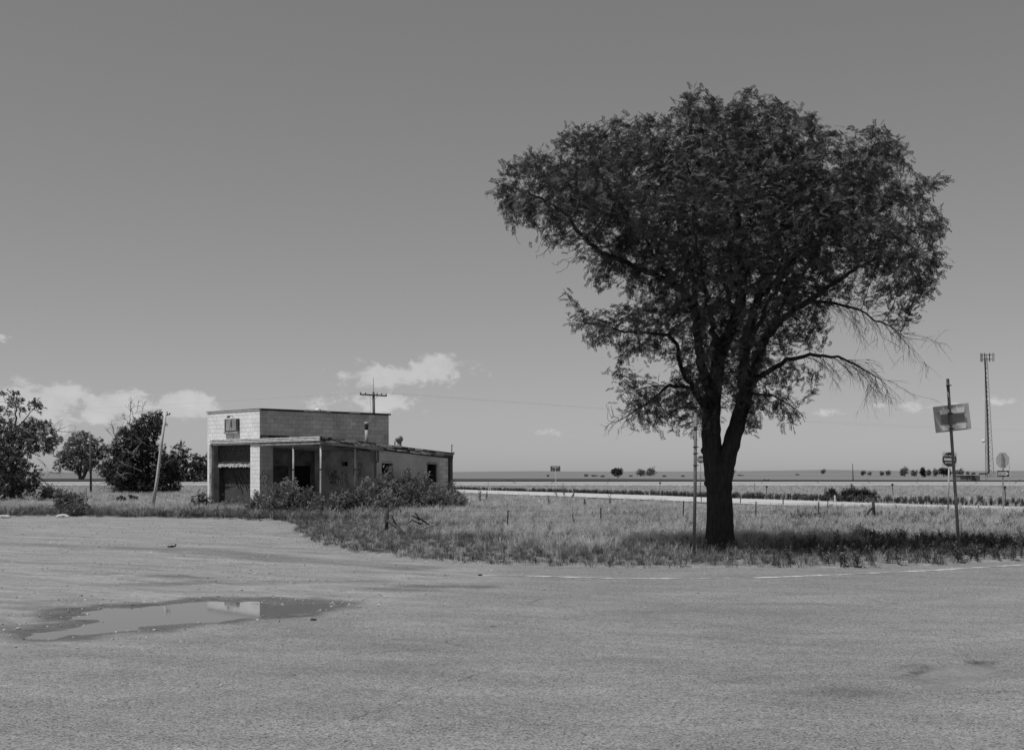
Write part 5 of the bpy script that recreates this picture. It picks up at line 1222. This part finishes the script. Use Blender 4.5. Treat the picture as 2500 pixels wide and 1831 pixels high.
mb = MB(); mb.tube([v3(2110,1221,46), v3(2120,1216,46.1), v3(2131,1217,46.4)], .008, 4); mb.tube([v3(2113,1226,46), v3(2124,1219,46.2), v3(2131,1220,46.4)], .007, 4); mb.build('loose_wire', M['greywood'], fence)
mb = MB(); mb.tube([v3(946,1271,38.7), v3(970,1287,38.2), v3(992,1307,37.9)], [.05,.05,.045], 7); mb.build('brace', M['wood'], fence, True)
# dead branches by the corner post
def branch_thing(label, lines, Z, mat='wood', r=.03):
    a = gp(*lines[0][-1]) if False else None; o = vp(lines[0][-1][0], lines[0][-1][1], Z); o.z = 0; t = empty('dead_branch', o); tag(t, label, 'branch')
    for L in lines:
        mb = MB(); n = len(L); mb.tube([vp(x, y, Z+.15*i)-o for i, (x, y) in enumerate(L)], [r*(1-.6*i/n) for i in range(n)][::-1], 6); mb.build('limb', M[mat], t, True)
branch_thing('dark broken limb propped in the grass beside the leaning fence brace', [[(956,1257),(962,1272),(970,1285),(976,1292)]], 38.3, r=.035)
branch_thing('forked dark dead branch lying in the grass right of the corner post', [[(1004,1258),(1015,1263),(1024,1268)],[(1013,1250),(1022,1264),(1040,1275)],[(995,1278),(1006,1269),(1018,1275),(1028,1279)],[(1040,1276),(1050,1282)]], 39.5)
branch_thing('upright forked stick in the field', [[(1399,1252),(1398,1263),(1400,1273),(1406,1290)],[(1399,1266),(1405,1277),(1410,1290)]], 40.5, r=.022)
branch_thing('curved pale dead stick on the dry grass near the fence', [[(1102,1290),(1130,1288),(1146,1283),(1154,1273)],[(1130,1288),(1150,1284)]], 40, 'greywood', .012)
branch_thing('pale tangle of dead sticks behind the corner post', [[(1000,1300),(1030,1290),(1060,1278)],[(1045,1276),(1062,1284),(1070,1292)],[(985,1283),(1000,1295)]], 38.5, 'greywood', .012)
# posts along the ramp
def marker(x, yt, yb, label, mat='rust', w=.06, head=False, lean=0, cat='post'):
    g = gp(x, yb); s = g.y/F; h = (yb-yt)*s; t = empty('marker_post', g); tag(t, label, cat); mb = MB(); mb.bar((0,0,-.1),(lean*s,0,h), w, .03); mb.build('shaft', M[mat], t)
    if head: mb = MB(); mb.prism(disc(w*1.15, 12), -.02, .0); mb.build('reflector', M['tar'], t, loc=(lean*s,-.01,h-w*.6))
marker(2455.5, 1188, 1236, 'black delineator post with round head beside the stop sign', w=.075, head=True, lean=-2.5)
marker(2181, 1182, 1212, 'tilted black delineator post on the ramp verge behind dark weeds', w=.085, head=True, lean=-2.5)
marker(1871, 1187, 1223, 'black delineator post right of the big trunk beyond the ramp', w=.07, head=True, lean=.5)
marker(1610.5, 1178, 1205, 'dark delineator post left of the bare pole beyond the ramp', w=.08, head=True, lean=1)
marker(1808, 1211, 1232, 'short dark post on the near edge of the ramp right of the trunk', w=.05)
marker(1912, 1213, 1236, 'short dark post between the delineator and the end of the fence', w=.05)
marker(2021, 1205, 1250, 'thin grey rod with dark lower half left of the dark end post', w=.035)
marker(1842.5, 1180, 1213, 'thin grey rod left of the black delineator beyond the ramp', 'galvdark', .05)
marker(1192, 1177, 1196, 'thin rod beside the ramp road near the station', 'galvdark', .05)
marker(2038, 1209, 1230, 'short white marker post beside the low dark bush', 'signwhite', .09)
marker(1712, 1205, 1228, 'short dark stub post at the foot of the distant do not enter sign', 'rust', .05)
g = gp(1656, 1212); s = g.y/F; t = empty('bent_marker', g); tag(t, 'bent whitish marker rod left of the bare sign pole', 'post'); mb = MB(); mb.tube([(4*s,0,-.1),(4*s,0,8*s),(6*s,0,18*s),(5*s,0,25*s),(1*s,0,28*s)], .035, 6); mb.build('rod', M['signwhite'], t, True)
# far bits
Z = 234.; s = Z/F; t = empty('feed_rack', ((1872-CX)*s, Z, 0)); tag(t, 'small dark slatted rack standing beyond the highway', 'rack')
for xx in (-5.3, 5.3): mb = MB(); mb.box(xx*s-.05, xx*s+.05, -.05, .05, 0, 8*s); mb.build('end_post', M['boarddark'], t)
for i in range(3): mb = MB(); mb.box(-5.3*s, 5.3*s, -.03, .03, (1.2+i*1.7)*s, (2.7+i*1.7)*s); mb.build('slat', M['boarddark'], t)
Z = 245.; s = Z/F; t = empty('far_pole', ((2083-CX)*s, Z, 0)); tag(t, 'thin leaning far pole on the plain left of the tree row', 'pole'); mb = MB(); mb.tube([(0,0,-.2),(-1.6*s,0,H+(HY-1132)*s)], [.11,.07], 8); mb.build('shaft', M['polewood'], t, True)
far_fence = empty('far_fence', (-30, 166, 0)); tag(far_fence, 'faint line of fence posts along the highway edge', 'fence')
for i in range(22): mb = MB(); xx = -20+i*8.2; mb.bar((xx+random.uniform(-2,2),30,0),(xx,30,random.uniform(.6,1.0)),.045,.05); mb.build('post', M['wood'], far_fence)

# ------------------------------------------------------------------ poles at left
g = gp(371, 1250); Z = g.y; tp = vp(404, 1012, Z+.3)-g; t = empty('leaning_pole', g); tag(t, 'leaning bleached wooden pole beside the station lot', 'pole')
mb = MB(); mb.tube([(-tp.x*.03,0,-.15), tp*.35+Vector((.03,0,0)), tp*.7, tp], [.085,.075,.068,.06], 12); mb.build('shaft', M['greywood'], t, True)
mb = MB(); mb.bar(tp+Vector((-.02,0,-.05)), tp+Vector((.22,0,.02)), .05, .05); mb.bar(tp+Vector((.1,0,0)), tp+Vector((.06,0,.14)), .04, .04); mb.bar(tp+Vector((.2,0,0)), tp+Vector((.22,0,.08)), .05, .05); mb.build('bracket', M['wood'], t)
g = gp(222, 1203); s = g.y/F; t = empty('dark_pole', g); tag(t, 'upright dark pole standing in front of the vase-shaped tree', 'pole'); mb = MB(); mb.tube([(0,0,-.2),(-4*s*.4,0,H+(HY-1064)*s-.0)], [.11,.08], 10); mb.build('shaft', M['polewood'], t, True)
marker(210.5, 1190, 1218, 'short thin stake in the field near the upright dark pole', 'rust', .035)
a, b_ = gp(345, 1252), gp(480, 1256); t = empty('concrete_kerb', a); tag(t, 'long low concrete slab edge at the foot of the leaning pole', 'kerb'); mb = MB(); d = b_-a; mb.bar((0,0,.08), d+Vector((0,0,.08)), .35, .16); mb.build('slab', M['concrete'], t)
for i, (x, y, w, lb) in enumerate([(152,1263,.55,'flat pale concrete chunk at the grass edge below the grey-green bush'),(118,1262,.16,'small pale stone left of the flat concrete chunk'),(12,1264,.5,'low pale slab at the far left grass edge'),(770,1268,.28,'pale rock in the grass at the corner of the gravel lot'),(45,1534,.07,'white stone at the left end of the puddle'),(765,1513,.09,'flat dark stone on the lot beside the puddle'),(1172,1405,.09,'dark flat chip lying where gravel meets asphalt'),(242,1338,.06,'dark pebble on the lot track')]):
    g = gp(x, y); r = random.Random(i); bm = bmesh.new(); bmesh.ops.create_icosphere(bm, subdivisions=2, radius=1)
    for v in bm.verts: k = r.uniform(.82,1.15); v.co = Vector((v.co.x*w*.5*k, v.co.y*w*.35*k, max(-.02, v.co.z*w*.2*k)))
    me = bpy.data.meshes.new('stone'); bm.to_mesh(me); bm.free(); me.materials.append(M['concrete'] if i in (0,1,2,3,4) else M['boarddark']); o = link('stone', me, None, (g.x, g.y, float(road_height(np.array([g.x]), np.array([g.y]))[0])+(.05 if i < 4 else .01))); tag(o, lb, 'stone')
for i, (x, y, lb) in enumerate([(292,1226,'crumpled dark rubble clump in the field below the juniper thicket'),(329,1222,'small dark rubble lump right of the crumpled clump')]):
    g = gp(x, y); t = empty('rubble', g); tag(t, lb, 'rubble'); r = random.Random(i)
    for j in range(6):
        bm = bmesh.new(); bmesh.ops.create_icosphere(bm, subdivisions=1, radius=.14)
        for v in bm.verts: v.co *= r.uniform(.6,1.3)
        me = bpy.data.meshes.new('piece'); bm.to_mesh(me); bm.free(); me.materials.append(M['tar']); link('piece', me, t, (r.uniform(-.35,.35), r.uniform(-.2,.2), r.uniform(.05,.35)))
g = gp(418, 1338); t = empty('tyre_scrap', (g.x, g.y, .03)); tag(t, 'curled black scrap of tyre tread lying on the gravel lot', 'scrap')
for k, (L, w) in enumerate([([(-.16,0,.02),(-.05,.02,.03),(.05,0,.02),(.17,.03,.05),(.19,.02,.12)],.09),([(-.06,-.05,.02),(.03,-.02,.06),(.12,-.03,.03)],.05)]):
    L = [tuple(c*.6 for c in p_) for p_ in L]; w *= .6
    mb = MB(); mb.ribbon(L, w, (0,-.35,1), 0); mb.ribbon(L, w, (0,-.35,1), -.015); mb.tube(L, .018, 5); mb.build('tread', M['tar'], t)

# ------------------------------------------------------------------ utility pole and wires
Z = 110.; s = Z/F; up = empty('utility_pole', ((912-CX)*s, Z, 0)); tag(up, 'dark wooden utility pole with crossarm rising behind the station', 'utility pole')
zt_ = H+(HY-957)*s; mb = MB(); mb.tube([(.15,0,-.2),(.05,0,zt_*.5),(0,0,zt_)], [.17,.14,.11], 12); mb.build('pole', M['polewood'], up, True)
za = H+(HY-964.5)*s; mb = MB(); mb.bar((-33*s,-.12,za+.05),(33*s,-.12,za-.08), .10, .13); ca = mb.build('crossarm', M['wood'], up)
for x in (-31,-19,9,20,31):
    mb = MB(); mb.lathe((x*s,-.12,za+.06-.002*x), [(.03,0),(.06,.04),(.05,.12),(.02,.14)], 8); mb.build('insulator', M['wood'], ca)
for sg_ in (-1, 1): mb = MB(); mb.bar((sg_*11*s,-.13,za-.05),(0,-.1,za-.6), .03, .02); mb.build('arm_brace', M['galvdark'], up)
mb = MB(); mb.tube([(0,0,zt_-.3),(-.02,0,H+(HY-922)*s)], [.03,.02], 6); mb.build('rod', M['galvdark'], up)
mb = MB(); mb.tube([(-.3,-.12,za-.1),(-.22,-.05,za-1.2),(-.7,-.1,za-4.5)], .012, 4); mb.build('ground_wire', M['cable'], up)
for i, (x0, x1, z1, y1, lb) in enumerate([(31, 140, 9.6, 190, 'uppermost power line running right from the crossarm to the horizon'),(20, 140, 9.2, 190.5, 'second power line running right from the crossarm'),(-31, -150, 10.4, 150, 'power line running left from the crossarm behind the station')]):
    a = Vector(((912-CX)*s+x0*s, Z-.12, za+.2)); b_ = Vector((x1, y1, z1)); pts = []
    for k in range(25): t_ = k/24; q = a.lerp(b_, t_); q.z -= 2.2*math.sin(math.pi*t_); pts.append(q)
    mb = MB(); mb.tube(pts, .0035, 4); tag(mb.build('power_line', M['cable']), lb, 'wire')

# ------------------------------------------------------------------ lattice mast and shelter
Z = 448.; s = Z/F; tw = empty('lattice_tower', ((2415-CX)*s, Z, 0)); tag(tw, 'tall three-legged lattice mast with antenna head on the far plain', 'tower'); HT = H+(HY-872)*s
def leg(k, z):
    f = z/HT; r = (17.5*(1-f)+5.0*f)*s*.62; a = [math.radians(200), math.radians(340), math.radians(90)][k]; return Vector(((-8*f)*s+r*math.cos(a)*1.0, r*math.sin(a), z))
for k in range(3): mb = MB(); mb.tube([leg(k, 0), leg(k, HT*.5), leg(k, HT)], [.11,.09,.07], 6); mb.build('leg', M['galvdark'], tw)
mb = MB(); nl = 26
for i in range(nl):
    z0, z1 = HT*i/nl, HT*(i+1)/nl
    for k in range(3):
        j = (k+1)%3; mb.tube([leg(k,z0), leg(j,z1)], .045, 3, False); mb.tube([leg(j,z0), leg(k,z1)], .03, 3, False)
        if i%4 == 0: mb.tube([leg(k,z0), leg(j,z0)], .045, 3, False)
mb.build('bracing', M['galvdark'], tw)
mb = MB(); c = lambda z: leg(0,z).lerp(leg(1,z), .38)+Vector((0,-.3,0)); mb.tube([c(1.5), c(HT*.5), leg(0,HT*.97)], [.30,.27,.26], 8); mb.tube([c(1.5)+Vector((0,0,.2)), c(1.5)+Vector((-.6,0,-.2)), c(1.5)+Vector((-3.6,0,-.25))], .25, 8); mb.build('cable_run', M['cable'], tw)
hc = leg(0,HT).lerp(leg(1,HT),.5); mb = MB()
for dz in (.0, 1.6):
    mb.tube([hc+Vector((-2.4,-.8,dz-.8)), hc+Vector((2.6,-.8,dz-.8))], .07, 5); mb.tube([hc+Vector((-2.4,-.8,dz-.8)), hc+Vector((.1,2.4,dz-.8))], .07, 5); mb.tube([hc+Vector((2.6,-.8,dz-.8)), hc+Vector((.1,2.4,dz-.8))], .07, 5)
hd = mb.build('antenna_frame', M['rust'], tw)
for x, y in ((-2.4,-.9),(-1.7,-.9),(-.9,-.9),(.9,-.9),(2.0,-.9),(2.5,-.9),(-1.6,.3),(-.8,1.3),(1.5,.5),(.7,1.6)):
    mb = MB(); mb.box(hc.x+x-.15, hc.x+x+.15, hc.y+y-.12, hc.y+y, hc.z-1.7, hc.z+1.4); mb.build('panel_antenna', M['galv'] if x not in (-.9,.9) else M['rust'], hd)
dz = H+(HY-1077)*s; q = leg(0, dz); mb = MB(); mb.lathe((0,0,0), [(.05,0),(.4,.05),(.62,.22),(.66,.5),(.6,.62),(.2,.7)], 16); o = mb.build('dish', M['signwhite'], tw, True, q+Vector((-.9,-.5,0))); o.rotation_euler = (math.radians(90),0,math.radians(-30))
Z = 246.; s = Z/F; sh = empty('equipment_shelter', ((2369-CX)*s, Z, 0)); tag(sh, 'low pale equipment shelter beside the lattice mast', 'building')
x0, x1, x2 = -25*s, 4*s, 25*s; zt_ = H+(HY-1160)*s
mb = MB(); mb.box(x0, x1, 0, 3, 0, zt_); mb.build('wall', worn('shelter_wall', .2,.25,1,.9), sh); mb = MB(); mb.box(x0-.15, x1+.6, -.2, 3.2, zt_, zt_+.12); mb.build('roof', M['signwhite'], sh)
mb = MB(); mb.box(x1+.05, x2, .3, 2.6, 0, zt_-.02); mb.build('cabinet', worn('shelter_cabinet', .12,.16,1,.9), sh)
mb = MB(); mb.box(-9*s, -7*s, -.05, 0, 0, zt_-.3); mb.build('door', M['boarddark'], sh); mb = MB(); mb.tube([(-3*s,-.1,zt_-.45),(-4*s,-.1,zt_+.4)], .09, 6); mb.build('vent', M['rust'], sh)
mb = MB(); mb.bar((36*s,1,.1),(57*s,1,1.25), .09, .09); mb.build('cable_bridge', M['galvdark'], sh)

# ------------------------------------------------------------------ loose gravel on the lot
rng = np.random.default_rng(5); sv = []
for i in range(3):
    bm = bmesh.new(); bmesh.ops.create_icosphere(bm, subdivisions=1, radius=.5); r = random.Random(i)
    for v in bm.verts: v.co = Vector((v.co.x*r.uniform(.8,1.2), v.co.y*r.uniform(.7,1.1), v.co.z*r.uniform(.45,.8)))
    me = bpy.data.meshes.new('pebble'); bm.to_mesh(me); bm.free(); me.materials.append(M['stone']); sv.append(proto(me, None, 'pebble'))
q = np.stack([rng.uniform(-22, 4, 60000), 7+47*rng.random(60000)**1.3], -1); dd_ = sdf(q[:,0], q[:,1], DIRT); dpud = sdf(q[:,0], q[:,1], PUD)
pr_ = np.where(dd_ < 0, .16+.5*sstep(.55,.7,fbm(q[:,0],q[:,1],.5,3,71)), .12*np.exp(-dd_/1.5))+.6*np.exp(-np.abs(dpud)/.4)
ed = sdf(q[:,0], q[:,1], PAVED); pr_ += .5*np.exp(-np.abs(ed)/.5)
k = (rng.random(len(q)) < pr_) & (ed < 0) & (dpud > -.45); q = q[k]; z = road_height(q[:,0], q[:,1]); n = len(q)
o = scatter('loose_gravel', np.stack([q[:,0], q[:,1], z+.002], -1), rng.uniform(0,6.28,(n,3))*np.array([.1,.1,1]), .012+.05*rng.random(n)**3, sv, rng.integers(0,3,n)); tag(o, 'loose gravel stones strewn over the lot and round the puddle', 'gravel', None, 'stuff')
print('pebbles', n, 'objects', len(bpy.data.objects))
